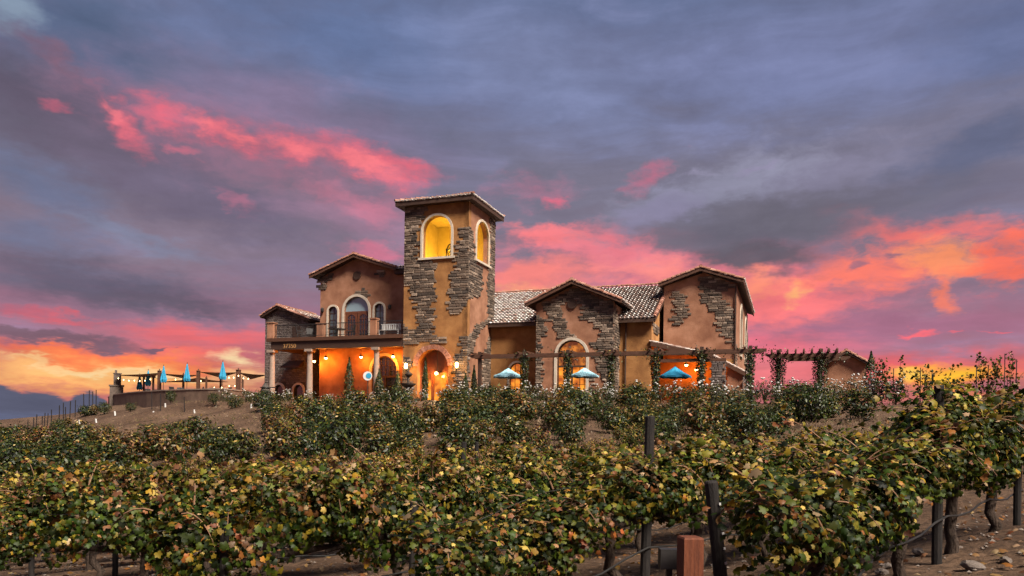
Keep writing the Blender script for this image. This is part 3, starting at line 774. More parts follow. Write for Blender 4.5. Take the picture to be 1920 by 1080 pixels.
o = ll.build('hanging_lantern', 'iron', BR); bl = MB().lathe([(.02, .1), (.11, .05), (.12, -.05), (.03, -.1)], 8, (-2.55, .22, 1.53)).build('bulb', 'bulb', o)
lamp('lantern_light', (-2.55, .15, 1.4), 150, (1, .34, .04), BR, .1)
for u in (-4.75, -.62):                          # wall lanterns either side
    s = MB(); z0 = 2.0
    s.lathe([(.03, .62), (.05, .55), (.17, .42), (.18, .38), (.02, .37)], 6, (u, -.42, z0-.1)); s.lathe([(.02, -.28), (.04, -.2), (.12, -.14), (.13, -.1), (.02, -.09)], 6, (u, -.42, z0-.1))
    for k in range(6): t = k*math.pi/3; s.bar((u+.13*math.cos(t), -.42+.13*math.sin(t), z0-.2), (u+.165*math.cos(t), -.42+.165*math.sin(t), z0+.3), .018)
    s.bar((u, -.42, z0+.5), (u, -.02, z0+.75), .035); s.bar((u, -.42, z0+.74), (u, -.42, z0+.5), .03)
    o = s.build('wall_lantern', 'iron', BR)
    MB().lathe([(.03, -.14), (.09, -.1), (.115, .2), (.03, .26)], 6, (u, -.42, z0)).build('bulb', 'bulb', o)
    lamp('lantern_light', (u, -.66, z0), 85, (1, .50, .14), BR, .1)
# bell with its wheel in the belfry
bw = empty('bell', W(-1.95, 1.2, 10.1), -TH); tag(bw, 'dark bell with spoked wheel in the lit tower arch', 'bell')
w_ = MB(); 
for k in range(20):
    t0, t1 = 2*math.pi*k/20, 2*math.pi*(k+1)/20; w_.bar((.30*math.cos(t0)*.5, .35*math.cos(t0), .72+.5*math.sin(t0)), (.30*math.cos(t1)*.5, .35*math.cos(t1), .72+.5*math.sin(t1)), .05)
for k in range(5):
    t0 = math.pi*k/5; w_.bar((.15*math.cos(t0), .35*math.cos(t0), .72+.5*math.sin(t0)), (-.15*math.cos(t0), -.35*math.cos(t0), .72-.5*math.sin(t0)), .035)
w_.build('wheel', 'iron', bw)
MB().lathe([(.30, 0), (.26, .08), (.17, .25), (.15, .42), (.08, .5), (.02, .52)], 14, (.3, .25, .3)).build('bell_body', 'iron', bw)
s = MB(); s.bar((-.3, -.2, .82), (.5, .4, .82), .08); s.bar((-.3, -.2, -.2), (-.3, -.2, .82), .06); s.bar((.5, .4, -.2), (.5, .4, .82), .06); s.build('yoke', 'iron', bw)

# ---- balcony wing
LV = 2.5
def lz(x, y): return fv(x, y, LV)
bd = arch(-12.0, -9.72, 4.55, 8.0); w1 = arch(-13.5, -12.62, 4.6, 7.3); w2 = arch(-9.2, -8.32, 4.6, 7.35)
gd = arch(-9.35, -7.1, GL, 3.15)
lw = MB(); panel(lw, MV(LV), [(-14.3, GL-.5), (-9.35, GL-.5)]+gd[1:-1]+[(-7.1, GL-.5), (TU0+.01, GL-.5), (TU0+.01, 9.9), (-7.2, 9.9), (-10.85, 11.15), (-14.3, 9.72)], [bd, w1, w2], .35)
lwo = lw.build('wing_wall', 'stucco_rose', BR); lwo['label'] = 'rose stucco wall behind the balcony'
sd = MB(); sd.box(-14.3, -13.95, LV+.351, LV+9, GL-.5, 9.7); sd.box(-14.29, TU0, LV+9.01, LV+9.3, GL-.5, 9.7); sd.build('wing_wall', 'stucco_rose', BR)
stones(lwo, MV(LV), [px_v(LV, p) for p in ([(598,522),(624,510),(622,522),(614,530),(608,545),(600,552)], [(668,552),(674,540),(684,540),(690,548),(688,562),(680,558)], [(704,508),(722,508),(718,518),(706,517)])])
gable(BR, -15.0, -7.0, -10.85, LV-.6, LV+9, 9.82, 11.3, 10.02)
rr = roof(BR, (-7.25, LV-.5, 9.85), (TU0-.02, LV-.5, 9.85), (TU0-.02, LV+5, 11.3), (-9.6, LV+5, 11.3), col=.30, row=.42, big=True)
MB().box(-7.2, TU0-.02, LV-.45, LV-.02, 9.55, 9.68).build('eave_soffit', 'dark_wood', BR)
v_ = MB(); fillpoly(v_, MV(LV), circ(-10.83, 9.7, .30), -.06); ring(v_, MV(LV), circ(-10.83, 9.7, .28), .06, -.09, .02, closed=True); v_.build('round_vent', 'dark_wood', BR)
W1 = window(MV(LV), -13.5, -12.62, 4.6, 7.3, .15, 'pane_sky', 2, 5); W2 = window(MV(LV), -9.2, -8.32, 4.6, 7.35, .15, 'pane_sky', 2, 5)
A = arch(-12.0, -9.72, 4.55, 8.0); mb = MB(); ring(mb, MV(LV), A, .2, -.08, .05); fdr = mb.build('door', 'trim', BR); fdr['label'] = 'arched balcony french doors under a fanlight coloured like reflected sky'
mb = MB(); fillpoly(mb, MV(LV), arch(-12.0, -9.72, 6.78, 8.0, 12, 1.14), .2); mb.build('pane', 'pane_fan_sky_tint', fdr)
mb = MB(); mb.box(-12.0, -9.72, LV+.14, LV+.24, 6.68, 6.84)
for a, c in ((-11.95, -10.9), (-10.84, -9.78)):
    gl_ = arch(a+.16, c-.16, 4.85, 6.6, 8, .35)
    panel(mb, MV(LV+.15), [(a, 4.56), (c, 4.56), (c, 6.68), (a, 6.68)], [gl_], .06)
    for q in (.33, .66): mb.box(a+.16+(c-a-.32)*q-.02, a+.16+(c-a-.32)*q+.02, LV+.16, LV+.2, 4.85, 6.5)
    for q in (5.3, 5.75, 6.2): mb.box(a+.16, c-.16, LV+.16, LV+.2, q, q+.035)
mb.build('door_leaf', 'door_wood', fdr)
mb = MB(); mb.box(-12, -9.72, LV+.205, LV+.22, 4.56, 6.7); mb.build('pane', 'pane_dark', fdr)
for u in (-14.0, -7.75):
    s = MB(); s.lathe([(.05, -.16), (.12, -.1), (.14, .1), (.05, .22)], 8, (u, LV-.16, 7.0)); s.box(u-.05, u+.05, LV-.14, LV-.01, 6.9, 7.2); s.build('wall_lantern', 'iron', BR)
# ground floor window-door
A = arch(-9.35, -7.1, GL, 3.15); mb = MB(); ring(mb, MV(LV), A, .24, -.08, .05); gdo = mb.build('door', 'trim', BR); gdo['label'] = 'arched glazed door in the orange wall under the balcony'
mb = MB(); fillpoly(mb, MV(LV), arch(-9.35, -7.1, GL, 3.15), .22); mb.build('pane', 'pane_dark', gdo)
mb = MB(); ring(mb, MV(LV), arch(-9.25, -7.2, GL, 3.05), .10, .1, .21); mb.box(-9.3, -7.15, LV+.1, LV+.2, 1.42, 1.58); mb.box(-8.3, -8.15, LV+.1, LV+.2, GL, 1.5)
for q in range(1, 6): u = -9.35+2.25*q/6; h = 2.0+math.sqrt(max(1.12**2-(u+8.225)**2, 0)); mb.box(u-.02, u+.02, LV+.16, LV+.2, 1.5, h-.04)
for z in (1.95, 2.4, 2.8): hw = math.sqrt(max(1.1**2-max(z-2.03, 0)**2, 0)); mb.box(-8.225-hw, -8.225+hw, LV+.16, LV+.2, z, z+.035)
mb.build('muntin', 'dark_wood', gdo)
# deck, beam, columns
bl_ = MB(); bl_.box(-17.55, TU0-.02, -.15, LV-.01, 4.22, 4.5); bl_.box(-17.55, -14.32, LV-.01, 5.2, 4.22, 4.5); deck = bl_.build('balcony_deck', 'beam_wood', BR)
bb = MB(); bb.box(-17.2, TU0-.03, .0, .35, 3.58, 4.215); bb.box(-17.19, -16.9, .36, 5, 3.6, 4.21)
for i in range(16): u = -16.6+i*.72; bb.box(u, u+.12, .36, LV-.02, 3.95, 4.212)
bb.build('balcony_beam', 'dark_wood', BR)
for u in (-17.2, -13.62, -7.6):
    c = MB(); c.lathe([(.34, GL-.4), (.34, GL+.12), (.24, GL+.18), (.245, 0.6), (.20, 3.25), (.23, 3.28), (.23, 3.34), (.2, 3.36)], 18, (u, .175, 0)); c.box(u-.32, u+.32, -.15, .50, 3.37, 3.575)
    c.build('column', 'column_stone', BR, False)
for u0, u1, v0 in ((-17.5, -16.95, -.12), (-13.75, -13.2, 1.2), (-8.05, -7.55, -.12)):
    p = MB(); p.box(u0, u1, v0, v0+.5, 4.502, 5.72); p.box(u0-.05, u1+.05, v0-.05, v0+.55, 5.722, 5.80); p.build('balcony_pier', 'stucco_rose', BR)
for u0, u1 in ((-16.94, -8.06), (-7.54, TU0-.04)):
    r_ = MB(); r_.box(u0, u1, .08, .13, 5.52, 5.58); r_.box(u0, u1, .08, .13, 4.62, 4.66)
    k = u0+.07
    while k < u1: r_.box(k-.009, k+.009, .095, .113, 4.66, 5.52); k += .13
    r_.build('railing', 'iron', BR)
# house number on the beam
cu_ = bpy.data.curves.new('number', 'FONT'); cu_.body = '37350'; cu_.size = .5; cu_.extrude = .015; cu_.align_x = 'LEFT'; cu_.materials.append(MATS['gold_number'])
nu = bpy.data.objects.new('house_number', cu_); nm_ = bpy.data.meshes.new_from_object(nu); nu = bpy.data.objects.new('house_number', nm_); link(nu, BR); nu.location = (-16.05, -.02, 3.68); nu.rotation_euler = (R(90), 0, 0); nu['label'] = 'house number 37350 in dull gold'
# pendant lamps under the balcony
for x, y in ((589,677), (611,671), (677,669), (737,668)):
    u, z = fv(x, y, 1.75); pz_ = z
    s = MB(); s.lathe([(.02, .22), (.06, .14), (.20, .02), (.21, 0), (.19, 0), (.05, .12)], 10, (u, 1.75, pz_)); s.bar((u, 1.75, pz_+.2), (u, 1.75, 3.96), .02)
    o = s.build('pendant_lamp', 'iron', BR); MB().lathe([(.02, -.12), (.10, -.06), (.11, .02), (.04, .08)], 10, (u, 1.75, pz_)).build('bulb', 'bulb', o)
    lamp('pendant_light', (u, 1.75, pz_-.22), 105, (1, .25, .015), BR, .1)

# ---- hall between tower and end wing
HV, HR, EV = 4.6, 12.6, 4.0
hw_ = arch(1.62, 2.9, GL+.3, 2.62)
hl = MB(); panel(hl, MV(HV), [(-.01, GL-.5), (HR, GL-.5), (HR, 5.75), (-.01, 5.75)], [hw_], .35)
hlo = hl.build('hall_wall', 'stucco_ochre', BR); hlo['label'] = 'ochre stucco wall of the low hall'
gw = MB(); panel(gw, MU(HR-.003), [(HV+.351, GL-.5), (18.3, GL-.5), (18.3, 5.8), (11.5, 9.2), (HV+.351, 5.85)], [], .35)
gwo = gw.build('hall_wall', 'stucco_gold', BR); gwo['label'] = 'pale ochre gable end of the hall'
stones(gwo, MU(HR-.003), [px_u(HR, p) for p in ([(1246,566),(1252,558),(1260,590),(1262,634),(1255,634),(1253,600)], [(1223,603),(1235,609),(1233,630),(1225,622)])], ch=(.2,.32), ln=(.4,1.1))
rA = roof(BR, (.02, EV, 5.62), (12.95, EV, 5.62), (12.95, 11.5, 9.38), (-4.2, 11.5, 9.38), col=.30, row=.42, big=True)
rB = roof(BR, (12.95, 19, 5.62), (.02, 19, 5.62), (-4.2, 11.5, 9.38), (12.95, 11.5, 9.38), tiles=False)
ridge(rA, (-4.1, 11.5, 9.42), (12.95, 11.5, 9.42)); ridge(rA, (12.88, EV, 5.66), (12.88, 11.5, 9.42), .36, (.3, 0, 1)); ridge(rB, (12.88, 19, 5.66), (12.88, 11.5, 9.42), .36, (.3, 0, 1))
fb = MB(); fb.bar((12.93, EV, 5.45), (12.93, 11.5, 9.2), .06, .26); fb.bar((12.93, 19, 5.45), (12.93, 11.5, 9.2), .06, .26); fb.box(.02, 12.9, EV-.02, EV+.05, 5.36, 5.6); fb.box(.02, 12.85, EV+.06, HV-.01, 5.50, 5.56)
fb.build('fascia', 'dark_wood', BR)
window(MV(HV), 1.62, 2.9, GL+.3, 2.62, .15, 'pane_glow', 3, 5)
dp = MB(); dp.tube([(10.75, HV-.12, GL), (10.75, HV-.12, 5.4)], .06, 8); dp.build('downpipe', 'dark_wood', BR)
# ---- gabled entrance bay
PV = 2.5; pd = arch(6.1, 8.3, GL, 4.0)
pw = MB(); PO = [(4.45, GL-.5), (6.1, GL-.5)]+pd[1:-1]+[(8.3, GL-.5), (10.25, GL-.5), (10.25, 6.72), (7.3, 7.98), (4.45, 6.75)]
panel(pw, MV(PV), PO, [], .35); pwo = pw.build('bay_wall', 'stucco_rose', BR); pwo['label'] = 'gabled bay in rose stucco and dark stone with arched door'
ps = MB(); ps.box(9.9, 10.247, PV+.351, HV+2.5, GL-.5, 6.6); ps.box(4.452, 4.8, PV+.351, HV+2.5, GL-.5, 6.6); pso = ps.build('bay_wall', 'stucco_rose', BR)
ex = [px_v(PV, p) for p in (
    [(1006,572),(1016,572),(1024,590),(1033,604),(1040,614),(1046,630),(1046,660),(1042,680),(1042,745),(1015,745),(1017,680),(1014,640),(1020,632),(1024,618),(1018,600),(1006,590)],
    [(1058,566),(1068,566),(1075,568),(1090,570),(1091,580),(1088,590),(1088,600),(1105,602),(1118,608),(1124,625),(1120,640),(1105,646),(1122,658),(1120,668),(1105,665),(1130,700),(1135,745),(1118,745),(1110,690),(1101,670),(1096,655),(1080,635),(1070,620),(1060,605),(1055,585)])]
stones(pwo, MV(PV), [[(4.45, GL), (10.25, GL), (10.25, 6.6), (7.3, 7.8), (4.45, 6.6)]], [grow(pd, .2), circ(7.2, 6.62, .34)], ex, ch=(.12,.21), ln=(.22,.68), lim=(4.45, 10.25))
stones(pso, MU(10.247), [[(PV+.02, GL), (HV, GL), (HV, 5.6), (PV+.02, 6.5)]], ch=(.15,.24))
gable(BR, 3.75, 10.95, 7.3, PV-.65, 8.6, 6.68, 8.22)
v_ = MB(); fillpoly(v_, MV(PV), circ(7.2, 6.62, .30), -.08); ring(v_, MV(PV), circ(7.2, 6.62, .28), .07, -.12, .02, closed=True); v_.build('round_vent', 'dark_wood', BR)
mb = MB(); ring(mb, MV(PV), pd, .2, -.09, .05); pdo = mb.build('door', 'trim', BR); pdo['label'] = 'tall arched glass door lit from inside under the gable'
mb = MB(); fillpoly(mb, MV(PV), arch(6.1, 8.3, 2.15, 4.0), .25); mb.build('pane', 'pane_lit', pdo)
mb = MB(); mb.add([MV(PV)(p[0], p[1], .25) for p in ((6.1, GL), (8.3, GL), (8.3, 2.05), (6.1, 2.05))], [(0, 1, 2, 3)]); mb.build('pane', 'pane_glow', pdo)
mb = MB(); ring(mb, MV(PV), arch(6.18, 8.22, GL, 3.92), .08, .12, .24); mb.box(6.1, 8.3, PV+.12, PV+.23, 2.04, 2.16); mb.box(7.14, 7.26, PV+.14, PV+.23, GL, 2.04)
for u in (6.62, 7.78): mb.box(u-.02, u+.02, PV+.18, PV+.23, GL, 2.04)
for z in (.1, .75, 1.4): mb.box(6.15, 8.25, PV+.18, PV+.23, z, z+.035)
mb.build('muntin', 'dark_wood', pdo)
# ---- end wing
NV, N0, N1, NB = 8.0, 12.95, 18.32, 24.0
nw = MB(); panel(nw, MV(NV), [(N0, GL-.5), (N1, GL-.5), (N1, 8.55), (15.9, 9.52), (N0, 8.6)], [], .35)
nwo = nw.build('end_wall', 'stucco_rose', BR); nwo['label'] = 'tall rose stucco end wing with a lightning shaped stone patch'
nr = MB(); ww = [(12.8, 15.0), (19.6, 22.0)]; hs = [arch(a, c, 3.7, 7.7) for a, c in ww]
panel(nr, MU(N1-.003), [(NV+.351, GL-.5), (NB, GL-.5), (NB, 8.5), (NV+.351, 8.5)], hs, .35); nro = nr.build('end_wall', 'stucco_rose', BR)
MB().box(N0, N1-.4, NB-.35, NB, GL-.5, 8.4).build('end_wall', 'stucco_rose', BR)
stones(nwo, MV(NV), [px_v(NV, p) for p in (
    [(1308,523),(1320,516),(1345,520),(1381,535),(1381,546),(1370,542),(1352,546),(1352,558),(1365,572),(1374,585),(1378,605),(1379,648),(1370,642),(1358,632),(1348,618),(1345,605),(1338,588),(1322,570),(1315,555),(1312,540)],
    [(1262,545),(1275,545),(1288,556),(1290,570),(1288,590),(1280,605),(1268,617),(1262,605)])], ch=(.13,.22), ln=(.25,.75), lim=(N0, N1))
stones(nro, MU(N1-.003), [[(8.4, GL), (9.3, GL), (9.2, 3.2), (8.4, 4.6)], [(23, GL), (24, GL), (24, 7), (22.6, 5)], [(15.5, GL), (17.5, GL), (17, 2.5), (15.8, 3)]], ch=(.14,.22), lim=(8, NB))
for a, c in ww: window(MU(N1-.003), a, c, 3.7, 7.7, .3, 'pane_dark', 2, 5)
gable(BR, N0-.35, N1+.55, 15.75, NV-.6, NB+.6, 8.72, 9.78)
fb = MB(); fb.box(N1+.46, N1+.54, NV-.55, NB+.55, 8.48, 8.66); fb.build('fascia', 'beam_wood', BR)
MB().tube([(N1-.05, NV-.1, GL), (N1-.05, NV-.1, 8.4)], .06, 8).build('downpipe', 'dark_wood', BR)
# ---- lean-to porch beside the hall and its neighbour
u1_, z1_ = fv(1330, 664, HV-.2)
roof(BR, (u1_+.2, HV-.25, z1_-.05), (u1_+.2, NV-.02, z1_-.05), (HR+.02, NV-.02, 3.98), (HR+.02, HV-.25, 3.98), row=.33, mats=('pan', 'beam_wood'))
fb = MB(); fb.bar((HR+.02, HV-.28, 3.78), (u1_+.2, HV-.28, z1_-.25), .07, .26, (0,0,1)); fb.build('fascia', 'beam_wood', BR)
po = MB(); po.box(16.9, 17.8, HV-.1, HV+.6, GL-.3, 2.55); poo = po.build('porch_pier', 'stucco_rose', BR)
stones(poo, MV(HV-.1), [[(16.9, GL), (17.8, GL), (17.8, 2.5), (16.9, 2.5)]], ch=(.12,.2), ln=(.2,.45), mt='small_stone'); stones(poo, MU(17.8), [[(HV-.1, GL), (HV+.6, GL), (HV+.6, 2.5), (HV-.1, 2.5)]], ch=(.12,.2), ln=(.2,.45), mt='small_stone')
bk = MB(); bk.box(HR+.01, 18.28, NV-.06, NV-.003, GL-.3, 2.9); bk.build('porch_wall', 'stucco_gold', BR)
bm = MB(); bm.box(HR+.02, 17.9, HV-.12, HV+.12, 2.45, 2.68); bm.build('porch_beam', 'beam_wood', BR)
for x, y in ((1287,684), (1306,693)):
    u, z = fv(x, y, 6.6)
    s = MB(); s.lathe([(.02, .22), (.06, .14), (.20, .02), (.21, 0), (.19, 0), (.05, .12)], 10, (u, 6.6, z)); s.bar((u, 6.6, z+.2), (u, 6.6, 2.85), .02)
    o = s.build('pendant_lamp', 'iron', BR); MB().lathe([(.02, -.12), (.10, -.06), (.11, .02), (.04, .08)], 10, (u, 6.6, z)).build('bulb', 'bulb', o)
    lamp('pendant_light', (u, 6.6, z-.25), 55, (1, .25, .02), BR, .1)
sv = 6.8; s0 = fv(1328, 662, sv); s1 = fv(1398, 698, sv)
roof(BR, (s1[0], sv, s1[1]), (s1[0], NV+4, s1[1]), (s0[0], NV+4, s0[1]), (s0[0], sv, s0[1]), mats=('pan', 'beam_wood'))
fb = MB(); fb.bar((s0[0], sv-.03, s0[1]-.16), (s1[0], sv-.03, s1[1]-.16), .07, .24); fb.build('fascia', 'beam_wood', BR)
sw = MB(); ah = [arch(a, a+.75, GL, 1.25) for a in (7.5, 8.9, 10.3)]; panel(sw, MU(18.9), [(sv+.2, GL-.3), (12, GL-.3), (12, 1.9), (sv+.2, 1.9)], ah, .3); sw.box(17.82, 18.59, sv+.2, sv+.5, GL-.3, 2.2)
swo = sw.build('porch_wall', 'stucco_rose', BR)
stones(swo, MU(18.9), [[(sv+.2, GL), (12, GL), (12, 1.85), (sv+.2, 1.85)]], [grow(a, .1) for a in ah], ch=(.12,.2), ln=(.2,.5), mt='small_stone')
pn = MB(); pn.box(18.6, 18.65, 7.3, 11.3, GL, 1.3); pn.build('pane', 'pane_dark', swo)

# ------------------------------------------------------------------ stone annex by the balcony
AR = empty('stone_annex', W(-18.7, 4, GL), -TH); tag(AR, 'narrow brown stone annex with small gabled tile roof beside the balcony', 'building')
def AL(u): return u+18.7
AH = -GL
aw = MB(); aO = [(AL(-20.9), -.5), (AL(-16.5), -.5), (AL(-16.5), 6.55+AH), (AL(-19.45), 7.62+AH), (AL(-20.9), 7.0+AH)]
ao = [arch(AL(a), AL(c), 0, z+AH) for a, c, z in ((-19.86, -18.93, 1.02), (-17.86, -16.9, 1.0))]
panel(aw, MV(0), aO, ao, .3); awo = aw.build('wall', 'mortar', AR)
stones(awo, MV(0), lim=(AL(-20.9), AL(-16.5)), polys=[[(AL(-20.9), 0), (AL(-16.5), 0), (AL(-16.5), 6.5+AH), (AL(-19.45), 7.55+AH), (AL(-20.9), 6.95+AH)]], excl=[grow(a, .2) for a in ao], ch=(.11,.18), ln=(.2,.48), proud=(.03,.06), mt='small_stone')
s = MB(); s.box(AL(-16.8), AL(-16.5)-.004, .301, 5, -.5, 6.5+AH); s.box(AL(-20.9), AL(-20.6), .301, 5, -.5, 6.9+AH); so2 = s.build('wall', 'mortar', AR)
stones(so2, MU(AL(-16.5)-.004), [[(.05, 0), (5, 0), (5, 6.45+AH), (.05, 6.45+AH)]], ch=(.11,.18), ln=(.2,.48), proud=(.03,.06), mt='small_stone')
for A in ao:
    m_ = MB(); ring(m_, MV(0), A, .2, -.08, .05); w_ = m_.build('window', 'trim', AR); p_ = MB(); fillpoly(p_, MV(0), A, .2); p_.build('pane', 'pane_dark', w_)
m_ = MB(); m_.box(AL(-18.05), AL(-17.25), -.075, -.01, 5.0+AH, 6.0+AH); m_.build('dark_window', 'dark_wood', AR)  # dark slab added where a darker recess is read as a window
l = roof(AR, (AL(-21.2), 5.3, 6.95+AH), (AL(-21.2), -.4, 6.95+AH), (AL(-19.45), -.4, 7.8+AH), (AL(-19.45), 5.3, 7.8+AH)); r = roof(AR, (AL(-16.15), -.4, 6.55+AH), (AL(-16.15), 5.3, 6.55+AH), (AL(-19.45), 5.3, 7.8+AH), (AL(-19.45), -.4, 7.8+AH))
ridge(r, (AL(-19.45), -.4, 7.82+AH), (AL(-19.45), 5.3, 7.82+AH)); ridge(l, (AL(-21.2), -.33, 6.95+AH), (AL(-19.45), -.33, 7.8+AH), .36, (0,-.25,1)); ridge(r, (AL(-16.15), -.33, 6.55+AH), (AL(-19.45), -.33, 7.8+AH), .36, (0,-.25,1))
aw = MB(); aw.add([(AL(-18.6), -.9, 2.55+AH), (AL(-16.7), -.9, 2.55+AH), (AL(-16.9), 0, 3.1+AH), (AL(-18.3), 0, 3.1+AH), (AL(-18.6), -.9, 2.4+AH), (AL(-16.7), -.9, 2.4+AH), (AL(-16.9), 0, 2.6+AH), (AL(-18.3), 0, 2.6+AH)], [(0,1,2,3), (4,7,6,5), (0,4,5,1), (1,5,6,2), (3,7,4,0)]); aw.build('awning', 'dark_wood', AR)
# ------------------------------------------------------------------ pergola along the hall
def place(x, D): a, _ = der(x, 770); X = a*D; return Vector((X, D, gz(X, D)))
PG = empty('pergola', W(11, -2.5, GL), -TH); tag(PG, 'long dark timber pergola beam on posts in front of the hall', 'pergola')
PGV = -2.5; zb = 2.30-GL
def pergola_beam(parent, u0, u1, v, z, h=.24, w=.14):
    m_ = MB(); n = 4
    top = [(u0, z+h), (u1, z+h)]; P = [(u0-.05, z+h), (u1+.05, z+h), (u1+.03, z+h*.62), (u1-.22, z+h*.18), (u1-.3, z), (u0+.3, z), (u0+.22, z+h*.18), (u0-.03, z+h*.62)]
    panel(m_, MV(v), P, [], w); return m_.build('beam', 'beam_wood', parent)
pergola_beam(PG, 1.3-11, 20.75-11, -.24, zb); pergola_beam(PG, 1.3-11, 20.75-11, .24, zb)
PU = [2.05, 5.3, 8.34, 11.26, 14.12, 16.97, 19.86]
for u in PU:
    m_ = MB(); m_.box(u-11-.11, u-11+.11, -.09, .13, -.3, zb+.45); m_.build('post', 'dark_wood', PG)
    for k in (-.33, .33):
        m_ = MB(); panel(m_, MU(u-11+k+.05), [(-.42, zb+.26), (.9, zb+.26), (.9, zb+.38), (-.36, zb+.38), (-.45, zb+.33)], [], .1); m_.build('rafter', 'beam_wood', PG)
# second pergola at the end of the garden
p0 = at(1505, 700, 50); d0 = Vector((p0.x, p0.y, 1.72)); P2 = empty('garden_pergola', d0, -TH); tag(P2, 'small timber pergola with rafter ends above the white roses', 'pergola')
def loc2(x, y, v):
    d = at(x, y, 1); t = (d0.dot(VV)+v)/d.dot(VV); P = d*t-d0; return P.dot(UU), P.z
bl2 = loc2(1436, 668, 0); br2 = loc2(1580, 662, 0)
pergola_beam(P2, bl2[0], br2[0], 0, bl2[1]-.12, .26); pergola_beam(P2, bl2[0]+1.2, br2[0]+.6, 2.6, bl2[1]-.12, .26)
for x in (1459, 1539):
    u, _ = loc2(x, 690, 0)
    for v in (.22, 2.45):
        m_ = MB(); m_.box(u-.13, u+.13, v-.13+.2, v+.13+.2, -.4, bl2[1]+.46); m_.build('post', 'dark_wood', P2)
for i in range(9):
    u = bl2[0]+.35+i*(br2[0]-bl2[0]-.7)/8
    m_ = MB(); panel(m_, MU(u+.06), [(-.6, bl2[1]+.16), (3.3, bl2[1]+.16), (3.3, bl2[1]+.42), (-.45, bl2[1]+.42), (-.62, bl2[1]+.32)], [], .1); m_.build('rafter', 'beam_wood', P2)
# cottage
c0 = at(1590, 700, 62); CT = empty('cottage', (c0.x, c0.y, 1.7), -TH); tag(CT, 'small plain stucco cottage with low tiled gable beyond the garden pergola', 'building')
d0c = Vector((c0.x, c0.y, 1.7))
def loc3(x, y, v):
    d = at(x, y, 1); t = (d0c.dot(VV)+v)/d.dot(VV); P = d*t-d0c; return P.dot(UU), P.z
cl_, cr_, ca = loc3(1545, 690, 0), loc3(1627, 690, 0), loc3(1586, 659, 0); ce = loc3(1630, 680, 0)
m_ = MB(); panel(m_, MV(0), [(cl_[0], -.4), (cr_[0]-.1, -.4), (cr_[0]-.1, ce[1]), (ca[0], ca[1]-.28), (cl_[0], ce[1])], [], .3); m_.box(cr_[0]-.4, cr_[0]-.103, .301, 6, -.4, ce[1]); m_.build('wall', 'stucco_rose', CT)
l = roof(CT, (2*ca[0]-ce[0], 6.5, ce[1]-.1), (2*ca[0]-ce[0], -.5, ce[1]-.1), (ca[0], -.5, ca[1]), (ca[0], 6.5, ca[1])); r = roof(CT, (ce[0], -.5, ce[1]-.1), (ce[0], 6.5, ce[1]-.1), (ca[0], 6.5, ca[1]), (ca[0], -.5, ca[1]))
ridge(r, (ca[0], -.5, ca[1]+.02), (ca[0], 6.5, ca[1]+.02)); ridge(r, (ce[0], -.42, ce[1]-.1), (ca[0], -.42, ca[1]), .36, (0,-.25,1)); ridge(l, (2*ca[0]-ce[0], -.42, ce[1]-.1), (ca[0], -.42, ca[1]), .36, (0,-.25,1))

# ------------------------------------------------------------------ open umbrellas in front of the pergola
def open_umbrella(x, ytop, yrim, half, v, cloth, label):
    u, zt = fv(x, ytop, v); _, zr = fv(x, yrim, v); rr = half*OB.y/FPX*1.0
    T = empty('patio_umbrella', W(u, v, GL), -TH+R(random.uniform(0, 40))); tag(T, label, 'umbrella', 'open umbrellas by the pergola')
    zt -= GL; zr -= GL; m_ = MB(); n = 8; vs = [(0, 0, zt)]
    for ring_, (f, z) in enumerate(((.5, zr+(zt-zr)*.46), (1, zr))):
        for k in range(n*2):
            t = math.pi*k/n; sag = 0 if k % 2 == 0 else (-.03 if f < 1 else .05); q = f*rr*(1 if k % 2 == 0 else .96)
            vs.append((q*math.cos(t), q*math.sin(t), z+sag))
    N_ = n*2; fs = [(0, 1+k, 1+(k+1) % N_) for k in range(N_)]+[(1+k, 1+N_+k, 1+N_+(k+1) % N_, 1+(k+1) % N_) for k in range(N_)]
    m_.add(vs, fs); m_.add([(a, b_, c-.012) for a, b_, c in vs], [f[::-1] for f in fs])
    for k in range(N_):                              # hanging valance
        a, b_ = vs[1+N_+k], vs[1+N_+(k+1) % N_]; m_.add([a, b_, (b_[0], b_[1], b_[2]-.11), (a[0], a[1], a[2]-.11)], [(0, 1, 2, 3)])
    m_.build('canopy', cloth, T)
    MB().tube([(0, 0, -.1), (0, 0, zt+.08)], .028, 8).build('pole', 'dark_wood', T)
    rb = MB()
    for k in range(n): t = 2*math.pi*k/n; rb.bar((0, 0, zt-.06), (rr*.97*math.cos(t), rr*.97*math.sin(t), zr-.03), .02)
    rb.build('rib', 'dark_wood', T)
open_umbrella(953, 690, 706, 27.5, -1.0, 'pale_blue_cloth', 'pale blue open umbrella by the low hall window')
open_umbrella(1096, 689, 705, 26, -1.0, 'pale_blue_cloth', 'pale blue open umbrella before the tall lit arched door')
open_umbrella(1266, 687, 706, 27, -1.0, 'blue_cloth', 'bright blue open umbrella before the lean-to porch')

